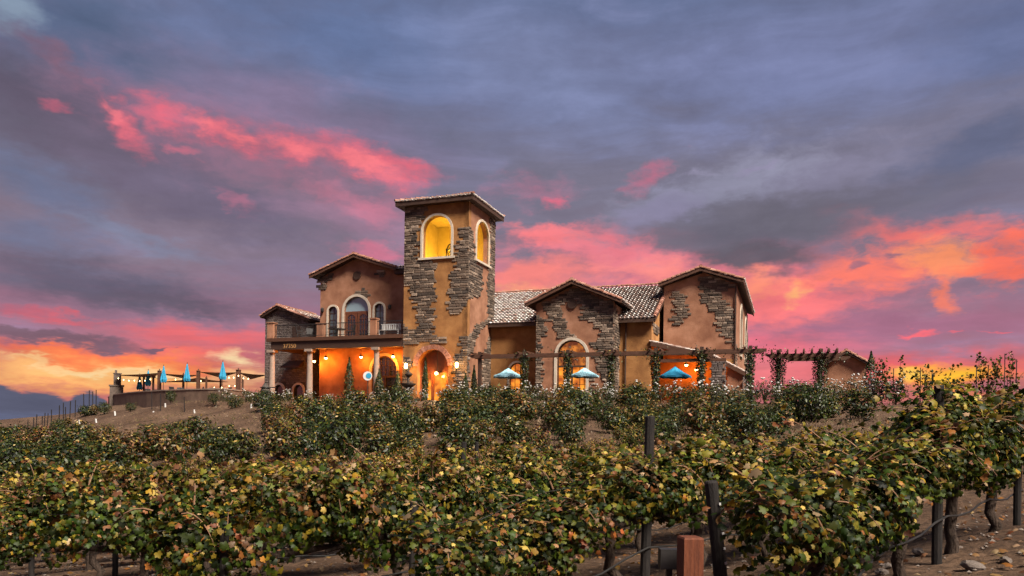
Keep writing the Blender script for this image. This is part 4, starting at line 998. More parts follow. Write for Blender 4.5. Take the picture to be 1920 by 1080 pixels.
# ------------------------------------------------------------------ terrace on the left
PZ = 2.25; WT_ = 2.95
def onz(x, y, z):
    a, b_ = der(x, y); D = z/b_; return Vector((a*D, D, z))
wp = [onz(x, y, WT_) for x, y in ((203,744), (215,739), (240,735.5), (275,732.5), (310,730.6), (350,729.2), (390,728.3), (420,728), (440,730), (462,732.6), (485,735.5))]
tw_ = MB(); cp = MB(); n = len(wp)
def offs(i, w):
    d = (wp[min(i+1, n-1)]-wp[max(i-1, 0)]); d.z = 0; d.normalize(); return Vector((-d.y, d.x, 0))*w
vs = []
for i, p in enumerate(wp):
    q = p+offs(i, .35); vs += [(p.x, p.y, -.4), (q.x, q.y, -.4), (q.x, q.y, WT_-.10), (p.x, p.y, WT_-.10)]
fs = []
for i in range(n-1): a = i*4; fs += [(a, a+4, a+7, a+3), (a+1, a+2, a+6, a+5), (a+3, a+7, a+6, a+2)]
fs += [(0, 3, 2, 1), ((n-1)*4, (n-1)*4+1, (n-1)*4+2, (n-1)*4+3)]
tw_.add(vs, fs); TW = tw_.build('terrace_wall', 'retaining'); tag(TW, 'curved tan retaining wall holding up the left terrace', 'wall')
for i in range(n-1):
    L = (wp[i+1]-wp[i]).length; k = max(1, round(L/.9))
    for j in range(k):
        a = wp[i].lerp(wp[i+1], (j+.012)/k); b_ = wp[i].lerp(wp[i+1], (j+.988)/k); oa = offs(i, 1).lerp(offs(i+1, 1), j/k); ob = offs(i, 1).lerp(offs(i+1, 1), (j+1)/k)
        m_ = MB(); z0, z1 = WT_-.098, WT_+random.uniform(-.01, .012)
        m_.add([(a-oa*.05)[:2]+(z0,), (b_-ob*.05)[:2]+(z0,), (b_+ob*.4)[:2]+(z0,), (a+oa*.4)[:2]+(z0,), (a-oa*.05)[:2]+(z1,), (b_-ob*.05)[:2]+(z1,), (b_+ob*.4)[:2]+(z1,), (a+oa*.4)[:2]+(z1,)],
               [(0,3,2,1),(4,5,6,7),(0,1,5,4),(1,2,6,5),(2,3,7,6),(3,0,4,7)]); m_.build('capstone', 'wall_cap', TW)
back = [at(x, 740, D) for x, D in ((500,66), (500,84), (190,92))]
m_ = MB(); pts = [(p+offs(i, .2)).to_2d() for i, p in enumerate(wp)]+[b_.to_2d() for b_ in back]
tri = tessellate_polygon([[Vector((p.x, p.y, 0)) for p in pts]]); m_.add([(p.x, p.y, PZ) for p in pts], tri); struct(m_.build('patio', 'patio'), 'paved terrace behind the curved wall')
# outdoor fireplace
fp = onz(208, 742, 2.8); fp.y += 1.0; FPL = empty('outdoor_fireplace', (fp.x, fp.y, PZ-.6), R(27)); tag(FPL, 'stone outdoor fireplace with square chimney at the end of the terrace', 'fireplace')
sc_ = fp.y/FPX
m_ = MB(); m_.box(-11*sc_, 12*sc_, 0, .8, 0, 2.15); m_.box(-12.5*sc_, 13.5*sc_, -.06, .86, 2.152, 2.3); m_.build('firebox', 'backlit_dark_stone', FPL)
m_ = MB(); m_.box(-2*sc_-.15, 8*sc_, .3, .95, 2.302, 3.45); m_.box(-2*sc_-.2, 8*sc_+.05, .25, 1.0, 3.452, 3.52); m_.build('chimney', 'backlit_dark_stone', FPL)
m_ = MB(); m_.box(-2*sc_-.05, 1*sc_, .45, .8, 3.522, 3.82); m_.build('flue', 'backlit_dark_stone', FPL)
# closed umbrellas
for x, yt, yb, D, lab in ((262,702,730,80,'farthest closed blue umbrella, close to the fireplace'), (278,694,723,75,'closed blue umbrella second from the fireplace'), (307,686,716,69.5,'closed blue umbrella right beside a dark sail post'),
                          (351,682,714,66.5,'closed blue umbrella in the middle of the terrace'), (418,678,711,63.6,'closed blue umbrella on the terrace nearest the stone annex')):
    t = at(x, yt, D); b_ = at(x, yb, D); T = empty('patio_umbrella', (t.x, t.y, PZ), random.uniform(0, 3)); tag(T, lab, 'umbrella', 'closed umbrellas on the terrace')
    h = t.z-PZ; hb = b_.z-PZ; m_ = MB(); n_ = 16; vs = []; prof = ((.03, h), (.06, h-.12), (.13, h-(h-hb)*.45), (.24, hb+.22), (.17, hb), (.05, hb+.02))
    for r, z in prof:
        for k in range(n_):
            tt = 2*math.pi*k/n_; q = r*(1+(.28 if k % 2 else -.12)*(1 if r > .1 else .2)); vs.append((q*math.cos(tt), q*math.sin(tt), z-(.10 if (k % 4 == 1 and r > .16) else 0)))
    m_.add(vs, [(i*n_+k, i*n_+(k+1) % n_, (i+1)*n_+(k+1) % n_, (i+1)*n_+k) for i in range(len(prof)-1) for k in range(n_)])
    m_.build('canopy', 'blue_cloth', T); MB().tube([(0, 0, -.1), (0, 0, h+.12)], .025, 8).build('pole', 'dark_wood', T)
    MB().lathe([(.3, 0), (.3, .08), (.06, .12), (.05, .3)], 12).build('base', 'iron', T)
# shade-sail posts, sails and string lights
SP = []
for i, (x, y, D, lab) in enumerate(((270,706,79,'thin sail post between the first two closed umbrellas'), (287.5,708,77,'slim sail post behind the second closed umbrella'), (299,696,70,'dark square sail post touching the third closed umbrella'), (344,703,72,'sail post behind the middle closed umbrella'),
                          (372,696,68,'tall dark sail post with finial in the middle of the terrace'), (387,709,78,'short sail post at the back of the terrace'), (414,704,72,'sail post behind the closed umbrella nearest the annex'), (447,694.5,66,'tallest sail post with finial near the stone annex'), (455,709,76,'thin sail post just right of the tallest one'))):
    p = at(x, y, D); w = (.13 if i in (2, 4, 7) else .08)*(1.25 if i == 7 else 1); m_ = MB(); h = p.z-PZ
    m_.box(-w, w, -w, w, -.1, h); m_.lathe([(w*1.5, 0), (w*1.5, .05), (.03, .08), (.07, .14), (.02, .22)], 8, (0, 0, h)); T = m_.build('sail_post', 'beam_wood'); T.location = (p.x, p.y, PZ); tag(T, lab, 'post', 'shade sail posts'); SP.append(p)
def sail(P, lab, n=8):
    P = [at(*p) for p in P]; m_ = MB(); vs = []; idx = {}
    for i in range(n+1):
        for j in range(n+1-i):
            a, b_ = i/n, j/n; c = 1-a-b_; p = P[0]*c+P[1]*a+P[2]*b_; cen = (P[0]+P[1]+P[2])/3
            e = min(a, b_, c); pull = .16*(1-min(1, max(a, b_, c)**2+0))*(1 if e < .001 else .6); p = p.lerp(cen, pull); p.z -= .5*a*b_*c*3+.12*(a*b_+b_*c+a*c)
            idx[i, j] = len(vs); vs.append(p)
    fs = []
    for i in range(n):
        for j in range(n-i):
            fs.append((idx[i, j], idx[i+1, j], idx[i, j+1]))
            if i+j < n-1: fs.append((idx[i+1, j], idx[i+1, j+1], idx[i, j+1]))
    m_.add(vs, fs); m_.add([(p.x, p.y, p.z-.03) for p in vs], [f[::-1] for f in fs])
    tag(m_.build('shade_sail', 'shade_cloth'), lab, 'shade sail', 'shade sails over the terrace')
sail([(216,703,77), (299,699,70), (292,708,84)], 'long thin brown shade sail tied to the fireplace chimney')
sail([(299,700,70), (372,703,68), (345,709,84)], 'brown shade sail between the two dark square posts')
sail([(374,697,68), (447,698,66), (414,708,82)], 'brown shade sail between the two tall finial posts')
sail([(447,698,66), (500,703,70), (470,711,80)], 'brown shade sail running from the tallest post to the stone annex')
sail([(372,708,76), (300,716,80), (430,716,84)], 'low brown shade sail at the back of the terrace')
def string(P, lab, nb):
    P = [at(*p) for p in P]; T = empty('string_light', P[0]); tag(T, lab, 'string light', 'string lights over the terrace'); o_ = P[0]; pts = []
    for a, b_ in zip(P, P[1:]):
        for k in range(8): t = k/8; q = a.lerp(b_, t); q.z -= .5*t*(1-t); pts.append(q-o_)
    pts.append(P[-1]-o_); MB().tube(pts, .012, 4).build('cable', 'iron', T)
    me = MB().lathe([(.015, .06), (.038, .02), (.042, -.03), (.015, -.06)], 8).mesh('bulb', 'bulb_small')
    for k in range(nb): f = (k+.5)/nb*(len(pts)-1); i = int(f); inst('bulb', me, T, pts[i].lerp(pts[min(i+1, len(pts)-1)], f-i)-Vector((0, 0, .08)))
string([(217,706,76), (252,712,74), (287,708,73)], 'string of bulbs from the chimney to the first sail posts', 7)
string([(287,708,73), (344,708,69), (387,712,72)], 'string of bulbs behind the middle umbrellas', 4)
string([(425,705,66), (447,703,65.8), (470,708,70)], 'string of bright bulbs around the tallest post', 5)
string([(395,724,72), (430,722,70), (455,716,72)], 'low string of bulbs near the terrace chairs', 5)
# tables and chairs on the terrace
def chair(loc, rz, lab, grp, m_mat='iron'):
    T = empty('patio_chair', loc, rz); tag(T, lab, 'chair', grp)
    MB().box(-.24, .24, -.24, .24, .42, .47).build('seat', m_mat, T)
    b = MB(); b.add([(-.25, .22, .47), (.25, .22, .47), (.27, .34, 1.0), (-.27, .34, 1.0), (-.25, .26, .47), (.25, .26, .47), (.27, .38, 1.0), (-.27, .38, 1.0)], [(0,1,2,3), (4,7,6,5), (3,2,6,7), (0,3,7,4), (1,5,6,2)]); b.build('backrest', m_mat, T)
    for x in (-.21, .21):
        for y in (-.21, .21): MB().bar((x, y, 0), (x, y, .42), .04).build('leg', m_mat, T)
        MB().bar((x*1.2, -.2, .66), (x*1.2, .27, .68), .05, .03).build('armrest', m_mat, T)
    return T
def table(loc, r, h, lab, m_mat='iron'):
    T = empty('patio_table', loc); tag(T, lab, 'table')
    MB().lathe([(r, h-.04), (r, h)], 18).build('tabletop', m_mat, T); MB().lathe([(.3, 0), (.3, .04), (.05, .08), (.05, h-.04)], 10).build('pedestal', m_mat, T)
for x, D, r, lab in ((304,67,.75,'round table under the third closed umbrella'), (354,65.5,.8,'round table under the middle closed umbrella'), (404,64.6,.8,'round table left of the umbrella nearest the annex')):
    p = at(x, 735, D); table((p.x, p.y, PZ), r, .78, lab)
for x, D, rz, lab in ((281,71,1,'terrace chair alone between the second and third closed umbrellas'), (327,66.5,1.2,'terrace chair just left of the middle table'), (337,67.5,.3,'terrace chair behind the middle table'), (373,66,-1,'terrace chair at the foot of the tall middle post'), (397,67,.2,'terrace chair behind the table by the annex'), (425,66,-.9,'terrace chair right of the umbrella nearest the annex'), (437,67,2,'terrace chair beside the tallest sail post')):
    p = at(x, 735, D); chair((p.x, p.y, PZ+.06), rz, lab, 'chairs on the terrace')
# balcony furniture
def onb(x, v): u, _ = fv(x, 622, v); return W(u, v, 4.5)
chair(onb(563, 1.0), 1.9, 'dark balcony chair left of the balcony table', 'chairs on the balcony'); chair(onb(580, 1.7), .2, 'dark balcony chair behind the balcony table', 'chairs on the balcony'); chair(onb(657, .9), -1.7, 'dark balcony chair right of the balcony table, before the french doors', 'chairs on the balcony')
table(onb(632, 1.0), .7, .72, 'round dark table on the balcony')
T = empty('slatted_bench', onb(731, .55), -TH); tag(T, 'white slatted bench on the balcony beside the tower', 'bench')
MB().box(-.85, .85, -.22, .22, .38, .43).build('seat', 'white_paint', T)
for k in range(9): MB().box(-.8+k*.19, -.70+k*.19, .2, .24, .43, .86).build('slat', 'white_paint', T)
MB().box(-.86, .86, .19, .25, .862, .92).build('top_rail', 'white_paint', T)
for x in (-.8, .8):
    for y in (-.19, .19): MB().box(x-.03, x+.03, y-.03, y+.03, 0, .379).build('leg', 'white_paint', T)
# ------------------------------------------------------------------ fountain, press, sign
u, z = fv(766, 690, -2.2); FT = empty('garden_fountain', W(u, -2.2, GL), -TH); tag(FT, 'dark tiered stone fountain left of the tower door', 'fountain'); h = z-GL
MB().lathe([(.8, 0), (.85, .35), (.78, .36), (.74, .15)], 18).build('basin', 'fountain', FT)
MB().lathe([(.2, .1), (.12, .4), (.14, h*.42), (.10, h*.45), (.09, h*.72), (.06, h*.8), (.07, h*.9), (.03, h*.96), (.02, h)], 12).build('stem', 'fountain', FT)
MB().lathe([(.08, h*.40), (.5, h*.52), (.56, h*.56), (.5, h*.56), (.1, h*.48)], 18).build('bowl', 'fountain', FT); MB().lathe([(.06, h*.72), (.28, h*.80), (.31, h*.83), (.27, h*.83), (.06, h*.77)], 16).build('bowl', 'fountain', FT)
p = at(498, 735, 53); p.z = gz(p.x, p.y); PR = empty('garden_ornament', p); tag(PR, 'dark iron ornament with side arms on a round base by the annex corner', 'ornament')
MB().lathe([(.75, 0), (.78, .12), (.5, .2), (.48, .3)], 16).build('base', 'iron', PR); MB().lathe([(.32, .3), (.36, .5), (.34, 1.1), (.25, 1.35), (.15, 1.5), (.12, 1.6)], 12).build('body', 'fountain', PR)
m_ = MB(); m_.bar((-.75, 0, .62), (-.3, 0, .66), .07); m_.bar((.3, 0, 1.28), (.72, 0, 1.3), .07); m_.build('arm', 'iron', PR)
for z in (.62, .95, 1.25): MB().lathe([(.37, z), (.39, z+.03), (.37, z+.06)], 14).build('hoop', 'iron', PR)
p = at(689, 745, 52); p.z = gz(p.x, p.y); t = at(690, 705, 52); SG = empty('round_sign', p); tag(SG, 'round white and blue sign on a thin post before the orange wall', 'sign'); h = t.z-p.z
MB().bar((0, 0, -.3), (0, .03, h+.1), .05).build('post', 'dark_wood', SG)
def disk(r, y, cx=0, cz=0, n=24): m_ = MB(); a = [(cx+r*math.cos(2*math.pi*k/n), y, cz+h+r*math.sin(2*math.pi*k/n)) for k in range(n)]; b_ = [(x, y+.02, z) for x, _, z in a]; return m_.add(a+b_, [tuple(range(n)), tuple(range(2*n-1, n-1, -1))]+[(k, n+k, n+(k+1) % n, (k+1) % n) for k in range(n)])
disk(.31, -.05).build('face', 'white_paint', SG); disk(.18, -.075, .07, .02).build('emblem', 'blue_cloth', SG)
# ------------------------------------------------------------------ foliage
def leaf_cloud(name, P, N, S, C, tpl, tri, material, spin=None):
    n = len(P); k = len(tpl); tpl = np.asarray(tpl, float); tri = np.asarray(tri)
    N = N/np.linalg.norm(N, axis=1, keepdims=True)
    a = RNG.normal(size=(n, 3)) if spin is None else spin+RNG.normal(size=(n, 3))*.5
    t = np.cross(N, a); t /= np.linalg.norm(t, axis=1, keepdims=True)+1e-9; b = np.cross(N, t)
    bend = RNG.uniform(.3, 1.6, n)[:, None, None]
    V = P[:, None, :]+S[:, None, None]*(tpl[None, :, 0:1]*t[:, None, :]+tpl[None, :, 1:2]*b[:, None, :]+bend*tpl[None, :, 2:3]*N[:, None, :])
    F = (np.arange(n)[:, None, None]*k+tri[None]).reshape(-1, 3)
    me = bpy.data.meshes.new(name); me.vertices.add(n*k); me.vertices.foreach_set('co', V.reshape(-1).astype(np.float32))
    me.loops.add(F.size); me.loops.foreach_set('vertex_index', F.reshape(-1).astype(np.int32))
    me.polygons.add(len(F)); me.polygons.foreach_set('loop_start', (np.arange(len(F))*3).astype(np.int32))
    me.update(calc_edges=True)
    at_ = me.attributes.new('leaf', 'FLOAT_COLOR', 'POINT'); cc = np.ones((n, k, 4), np.float32); cc[:, :, :3] = C[:, None, :]; at_.data.foreach_set('color', cc.reshape(-1))
    me.materials.append(MATS[material]); return me
_o = [(0,.04), (.18,-.10), (.44,-.04), (.52,.16), (.42,.28), (.58,.44), (.50,.62), (.28,.60), (.20,.80), (.0,.98), (-.20,.80), (-.28,.60), (-.50,.62), (-.58,.44), (-.42,.28), (-.52,.16), (-.44,-.04), (-.18,-.10)]
GRAPE = [(x, y-.4, -.34*abs(x)-.30*(y-.3)**2) for x, y in _o]+[(0, -.05, .06)]
GTRI = [(18, i, i+1) for i in range(17)]+[(18, 17, 0)]
OVAL = [(0,-.5,0), (.22,-.1,-.06), (.17,.25,-.06), (0,.5,-.02), (-.17,.25,-.06), (-.22,-.1,-.06)]; OTRI = [(0,1,5), (1,2,5), (2,4,5), (2,3,4)]
GREEN = np.array([(.026,.050,.004), (.044,.075,.006), (.066,.096,.008), (.015,.030,.004), (.110,.135,.011), (.036,.058,.008)])
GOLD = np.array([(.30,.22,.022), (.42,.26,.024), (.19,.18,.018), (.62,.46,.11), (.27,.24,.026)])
DRY = np.array([(.34,.17,.06), (.42,.24,.10), (.26,.10,.03), (.50,.35,.19), (.18,.08,.035), (.40,.16,.03)])
def palette(n, pg, py, pd):
    pg = np.broadcast_to(pg, n); py = np.broadcast_to(py, n); s = pg+py+pd; r = RNG.random(n)*s
    c = np.where((r < pg)[:, None], GREEN[RNG.integers(0, len(GREEN), n)], np.where((r < pg+py)[:, None], GOLD[RNG.integers(0, len(GOLD), n)], DRY[RNG.integers(0, len(DRY), n)]))
    return c*RNG.uniform(.18, .88, (n, 1))
VINES = []
for k in range(10):
    brown = [0, .1, .25, .5, .8, 1.0, .2, .05, .65, .35][k]; n = 3600
    x = RNG.uniform(-1.0, 1.0, n); ph = RNG.uniform(0, 6.28)
    th = RNG.uniform(0, 2*np.pi, n); rr = np.sqrt(RNG.uniform(.16, 1, n))
    hz = 1.14+.12*np.sin(x*2.6+ph); hh = .46+.15*np.sin(x*4.5+ph*2); ww = .36+.08*np.sin(x*5+ph)
    y = rr*ww*np.cos(th)*(1+.25*np.clip(-np.sin(th), 0, 1)); z = hz+rr*hh*np.sin(th)
    N = np.stack([RNG.normal(0, .5, n), np.cos(th)+RNG.normal(0, .45, n), np.sin(th)*.7+.45+RNG.normal(0, .4, n)], -1)
    P = np.stack([x, y, z], -1)
    hole = np.sin(x*8+ph)*np.sin(z*9+2*ph)+.7*np.sin(x*15+z*6+ph)*np.sin(z*13-x*5)+.4*np.sin(y*9+ph)
    kp = RNG.random(n) < np.where(hole < -.25, .22, np.where(hole < .1, .7, 1.0)); P = P[kp]; N = N[kp]
    sh = []                                          # shoots that rise or hang
    canes = MB()
    for s in range(17):
        x0 = RNG.uniform(-.95, .95); side = RNG.choice([-1, 1]); up = RNG.random() < .55; L = RNG.uniform(.3, .62)
        p = np.array([x0, side*RNG.uniform(.05, .25), 1.35]); d = np.array([RNG.normal(0, .35), side*RNG.uniform(.1, .7), 1.0 if up else .35]); pts = []
        for q in range(8):
            d = d/np.linalg.norm(d); p = p+d*L/7; d = d+np.array([0, side*.08, -.12 if up else -.36]); pts.append(p.copy())
        canes.tube([tuple(q) for q in pts], [.008-.0007*q for q in range(8)], 4); sh += pts[1:]
        sh += [q+RNG.normal(0, .045, 3) for q in pts[2:]]+[q+RNG.normal(0, .06, 3) for q in pts[1:]]
    sh = np.array(sh); P = np.concatenate([P, sh+RNG.normal(0, .03, sh.shape)]); N = np.concatenate([N, RNG.normal(0, .6, sh.shape)+np.array([0, 0, .7])])
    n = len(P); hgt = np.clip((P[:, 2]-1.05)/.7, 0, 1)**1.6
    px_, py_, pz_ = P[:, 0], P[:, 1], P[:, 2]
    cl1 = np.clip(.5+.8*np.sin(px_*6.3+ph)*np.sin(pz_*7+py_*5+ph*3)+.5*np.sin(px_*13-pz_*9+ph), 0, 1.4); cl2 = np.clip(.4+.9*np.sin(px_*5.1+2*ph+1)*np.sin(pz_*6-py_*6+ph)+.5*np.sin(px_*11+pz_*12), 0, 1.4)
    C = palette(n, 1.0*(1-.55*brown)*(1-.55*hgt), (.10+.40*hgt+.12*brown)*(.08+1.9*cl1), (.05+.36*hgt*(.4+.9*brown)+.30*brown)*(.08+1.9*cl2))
    S = RNG.uniform(.033, .072, n)*np.where(RNG.random(n) < .12, 1.3, 1)
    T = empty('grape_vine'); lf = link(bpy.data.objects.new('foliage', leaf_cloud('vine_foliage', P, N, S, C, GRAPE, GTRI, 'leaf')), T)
    canes.build('shoots', 'cane', T)['kind'] = 'stuff'
    wd = MB(); pts = [(RNG.normal(0, .035), RNG.normal(0, .03), z) for z in np.linspace(-.2, .82, 8)]
    wd.tube(pts, [.085, .07, .058, .052, .055, .05, .056, .062], 8)
    for s in (-1, 1): wd.tube([pts[-1]]+[(s*q, RNG.normal(0, .025), .84+RNG.normal(0, .03)) for q in (.2, .45, .7, .95)], [.05, .042, .036, .03, .02], 6)
    wd.build('trunk', 'bark', T, True); VINES.append(T)
RA = math.atan2(TR[1], TR[0])
def rowpt(c, s): return NR[0]*c+TR[0]*s, NR[1]*c+TR[1]*s
used = set(); VPOS = []
def grow_vine(k, X, Y, label, group, sc=1.0, zs=1.0, flip=False):
    src = VINES[k]; T = src if k not in used else copy_tree(src); used.add(k)
    z0 = gz(X, Y); sl = math.atan2(gz(X+TR[0]*.9, Y+TR[1]*.9)-gz(X-TR[0]*.9, Y-TR[1]*.9), 1.8)
    T.rotation_euler = (0, -sl if not flip else sl, RA+(math.pi if flip else 0)+random.uniform(-.06, .06)); T.location = (X, Y, z0); T.scale = (sc, sc*random.uniform(.92, 1.12), sc*zs)
    tag(T, label, 'grape vine', group); return T
def pxof(X, Y, Z):
    a = X/Y*FPX; b_ = Z/Y*FPX; return 960+a*math.cos(ROLL)+b_*math.sin(ROLL), YH+a*math.sin(ROLL)-b_*math.cos(ROLL)
VLM = ('the left picture edge', 'the left skyline stakes', 'the fireplace', 'the terrace umbrellas', 'the annex', 'the balcony columns', 'the bell tower', 'the tower side', 'the hall window', 'the arched bay door', 'the blue umbrella', 'the end wing', 'the garden pergola', 'the cottage', 'the yellow glow', 'the right picture edge')
post_me = {}
def post(X, Y, h, w, lean, label, holes=False, mt='post_black', name='trellis_post', ry=0.0):
    key = (round(h, 2), w, holes, mt)
    if key not in post_me:
        m_ = MB(); m_.lathe([(w*.5, -.4), (w*.5, h*.5), (w*.48, h-.012), (w*.40, h)], 10)
        post_me[key] = m_.mesh(name, mt)
    o = inst(name, post_me[key], None, (X, Y, gz(X, Y)), (lean, ry, random.uniform(0, .6))); tag(o, label, 'post', 'vineyard trellis posts'); return o
# rows: offset across the slope, start and end along the row
ROWS = [(2.45, 4.9, 12), (4.9, 4.0, 22), (7.4, 3.0, 24), (9.8, 2.6, 24), (12.4, 1.2, 24), (15.0, 0.2, 24), (17.6, 1.0, 22), (20.2, .0, 20), (22.8, -2, 17), (25.4, -3, 14), (28.0, -4, 14), (30.6, -5, 14)]
ORD = ['first', 'second', 'third', 'fourth', 'fifth', 'sixth', 'seventh', 'eighth', 'ninth', 'tenth', 'eleventh', 'twelfth']
for r, (c, s0, s1) in enumerate(ROWS):
    s = s0+(.85 if r else .95); i = 0; row_pts = []; lim_ = [26, 23, 21, 19, 17, 16, 15]
    while s < s1:
        X, Y = rowpt(c, s); zt = gz(X, Y)
        x_, y_ = pxof(X, max(Y, 1), zt+1.3)
        edge = np.interp(x_, [0, 600, 950, 1150, 1400, 1540, 1900], lim_); young = Y > edge
        top_ = np.interp(x_, [0, 600, 950, 1150, 1270, 1400, 1540, 1900], [-1.2, -.9, -.45, .05, -.05, .2, .6, 1.2])*Y/21+.08
        if -140 < x_ < 2080 and Y < edge+6.5 and (r < 2 or gz(X, Y)+1.68*(.62 if young else 1) < top_):
            bro = {0: [0, 1, 2, 7], 1: [0, 1, 2, 6, 3], 2: [1, 2, 6, 3, 9], 3: [2, 3, 6, 9]}.get(r, [3, 4, 5, 8, 9, 2])
            zone = 'right' if x_ > 1300 else ('middle' if x_ > 620 else 'left'); k = random.choice(bro)
            tint = 'green and gold' if k in (0, 1, 2, 6, 7) else 'russet and green'
            if r < 3: lab = '%s vine in the %s row from the camera, vine %s of that row counting from its near end' % (tint.split()[0]+' leafed grape', ORD[r], ['one','two','three','four','five','six','seven','eight','nine','ten','eleven','twelve','thirteen','fourteen'][min(i, 13)])
            else:
                wh = VLM[min(int(max(x_, 0)//125), len(VLM)-1)]; lab = '%s grape vine in the %s row uphill, in line with %s' % (tint, ORD[r], wh); zone = wh
            grow_vine(k, X, Y, ' '.join(lab.split()[:16]), 'vine row %d %s %s' % (r+1, zone, tint), random.uniform(.95, 1.06)*(.66 if young else 1), random.uniform(.90, 1.10)*(.93 if r < 2 else 1), random.random() < .5)
            VPOS.append((X, Y))
        row_pts.append((X, Y)); s += 1.62; i += 1
# trellis posts: the ones that show, then others down the rows
p = at(1374, 1000, 5.6); post(p.x, p.y, 1.46, .10, 0, 'black leaning end post with pale staples beside the cedar stake', True, ry=-.13)
post(*at(1210, 1000, 8.35)[:2], 1.88, .11, 0, 'tall black post rising above the second vine row', ry=.02)
post(*at(1757, 1000, 7.75)[:2], 1.78, .10, 0, 'black post rising out of the nearest vines with yellow leaves beside it')
post(*at(775, 1000, 8.5)[:2], 1.32, .09, 0, 'black post at the foot of the middle vines, earth showing beside it')
post(*at(858, 950, 12.4)[:2], 2.0, .09, 0, 'black post among golden vines below the bell tower', ry=.05)
post(*at(421, 1000, 7.5)[:2], 1.4, .09, 0, 'black end post at the near edge of the russet vines')
post(*at(893, 900, 17)[:2], 2.1, .09, 0, 'thin dark post tip among the upper golden vines')
post(*at(1440, 900, 15.5)[:2], 1.7, .09, 0, 'thin dark post behind the second vine row near the bare slope')
post(*at(1908, 900, 9.6)[:2], 1.6, .09, 0, 'dark post cut by the right edge of the picture')
post(*at(60, 1000, 13.0)[:2], 1.6, .09, 0, 'dark post in the shadowed vines at the left edge')
post(*at(217, 1000, 12.6)[:2], 1.6, .09, 0, 'dark post among the nearest russet vines on the left')
for k in range(9):                                  # staples on the end post
    h = .42+k*.108; MB().box(.012, .028, -.062, -.055, h, h+.018).build('staple', 'guard', bpy.data.objects['trellis_post'])
lp = at(1333, 1000, 5.6); 
# cedar stake with black box
p = at(1294, 1040, 5.2); zt = at(1294, 1006, 5.2).z; z0 = gz(p.x, p.y)
CS = empty('cedar_stake', (p.x, p.y, z0), R(8)); tag(CS, 'orange brown square cedar stake in the near vineyard', 'stake'); m_ = MB(); w = .069
m_.box(-w, w, -w, w, -.3, zt-z0-.012); m_.add([(-w, -w, zt-z0-.012), (w, -w, zt-z0-.012), (w, w, zt-z0-.012), (-w, w, zt-z0-.012), (-w*.9, -w*.9, zt-z0), (w*.9, -w*.9, zt-z0), (w*.9, w*.9, zt-z0), (-w*.9, w*.9, zt-z0)], [(0,1,5,4),(1,2,6,5),(2,3,7,6),(3,0,4,7),(4,5,6,7)]); m_.build('stake', 'cedar', CS)
bx0 = at(1256, 1047, 5.45); BX = MB().box(-.075, .075, -.05, .05, -.07, .07).build('control_box', 'iron'); BX.location = bx0; tag(BX, 'small black control box fixed beside the cedar stake', 'box')
MB().box(-.02, .02, .0, .04, -.9, -.068).build('bracket', 'iron', BX)
for r, (c, s0, s1) in enumerate(ROWS[:4]):
    pts = []; s = s0-.3
    while s < min(s1, s0+11):
        X, Y = rowpt(c, s); pts.append((X+.06, Y-.06, gz(X, Y)+.42+.035*math.sin(s*3.9))); s += .4
    o = MB().tube(pts, .011, 6).build('drip_hose', 'hose', None, True); tag(o, 'black drip hose hung below the %s vine row from the camera' % ORD[r], 'hose', 'drip hoses')
    for hh, nm in ((.86, 'lower'), (1.35, 'upper')):
        o = MB().tube([(a-.06, b_+.06, z-.42+hh) for a, b_, z in pts], .003, 4).build('trellis_wire', 'iron'); tag(o, '%s trellis wire of the %s vine row from the camera' % (nm, ORD[r]), 'wire', 'trellis wires')

# ------------------------------------------------------------------ shrubs on the slope
def bush_mesh(kind, n, w, h, pal, sz):
    th = RNG.uniform(0, 2*np.pi, n); cz = RNG.uniform(-.98, 1, n); r = RNG.uniform(.3, 1, n)**.45
    lump = 1+.16*np.sin(3*th+cz*4)+.13*np.sin(5*th-cz*7+1)
    s = np.sqrt(np.clip(1-cz**2, 0, 1)); P = np.stack([r*lump*s*np.cos(th)*w/2, r*lump*s*np.sin(th)*w/2, h*.50+r*cz*h*.47*lump], -1)
    sp = []
    for q in range(9):
        d = np.array([RNG.normal(0, .5), RNG.normal(0, .5), 1]); d /= np.linalg.norm(d); b_ = np.array([RNG.normal(0, .2)*w, RNG.normal(0, .2)*w, h*.72])
        sp += [b_+d*t for t in np.linspace(.05, .38, 7)]
    P = np.concatenate([P, np.array(sp)+RNG.normal(0, .025, (len(sp), 3))]); n = len(P)
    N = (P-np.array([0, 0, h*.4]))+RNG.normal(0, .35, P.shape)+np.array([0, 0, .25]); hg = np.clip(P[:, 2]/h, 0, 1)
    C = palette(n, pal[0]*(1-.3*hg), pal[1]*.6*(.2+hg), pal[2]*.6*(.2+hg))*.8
    return leaf_cloud('shrub_foliage', P, N, RNG.uniform(sz*.7, sz*1.35, n), C, OVAL, OTRI, 'bushleaf')
def stem_mesh(h, n=6):
    m_ = MB()
    for q in range(n):
        a = RNG.uniform(0, 6.28); e = RNG.uniform(.08, .34)*h; m_.tube([(0, 0, -.15), (e*.35*math.cos(a), e*.35*math.sin(a), h*.35), (e*math.cos(a), e*math.sin(a), h*.8)], [.03, .022, .008], 5)
    return m_.mesh('stem', 'bark')
BUSH = []
for k, (w, h, pal) in enumerate(((1.5, 1.35, (1, .10, .04)), (1.3, 1.4, (1, .22, .06)), (1.6, 1.5, (1, .06, .02)), (1.2, 1.2, (.8, .5, .2)), (1.25, 1.25, (.45, .3, .6)), (1.05, 1.15, (.3, .2, .8)), (1.4, 1.3, (1, .15, .1)))):
    BUSH.append((bush_mesh('b', 1300, w, h, pal, .12), stem_mesh(h), w, ['deep green', 'green', 'dark green', 'yellow green', 'brownish', 'dry russet', 'mid green'][k]))
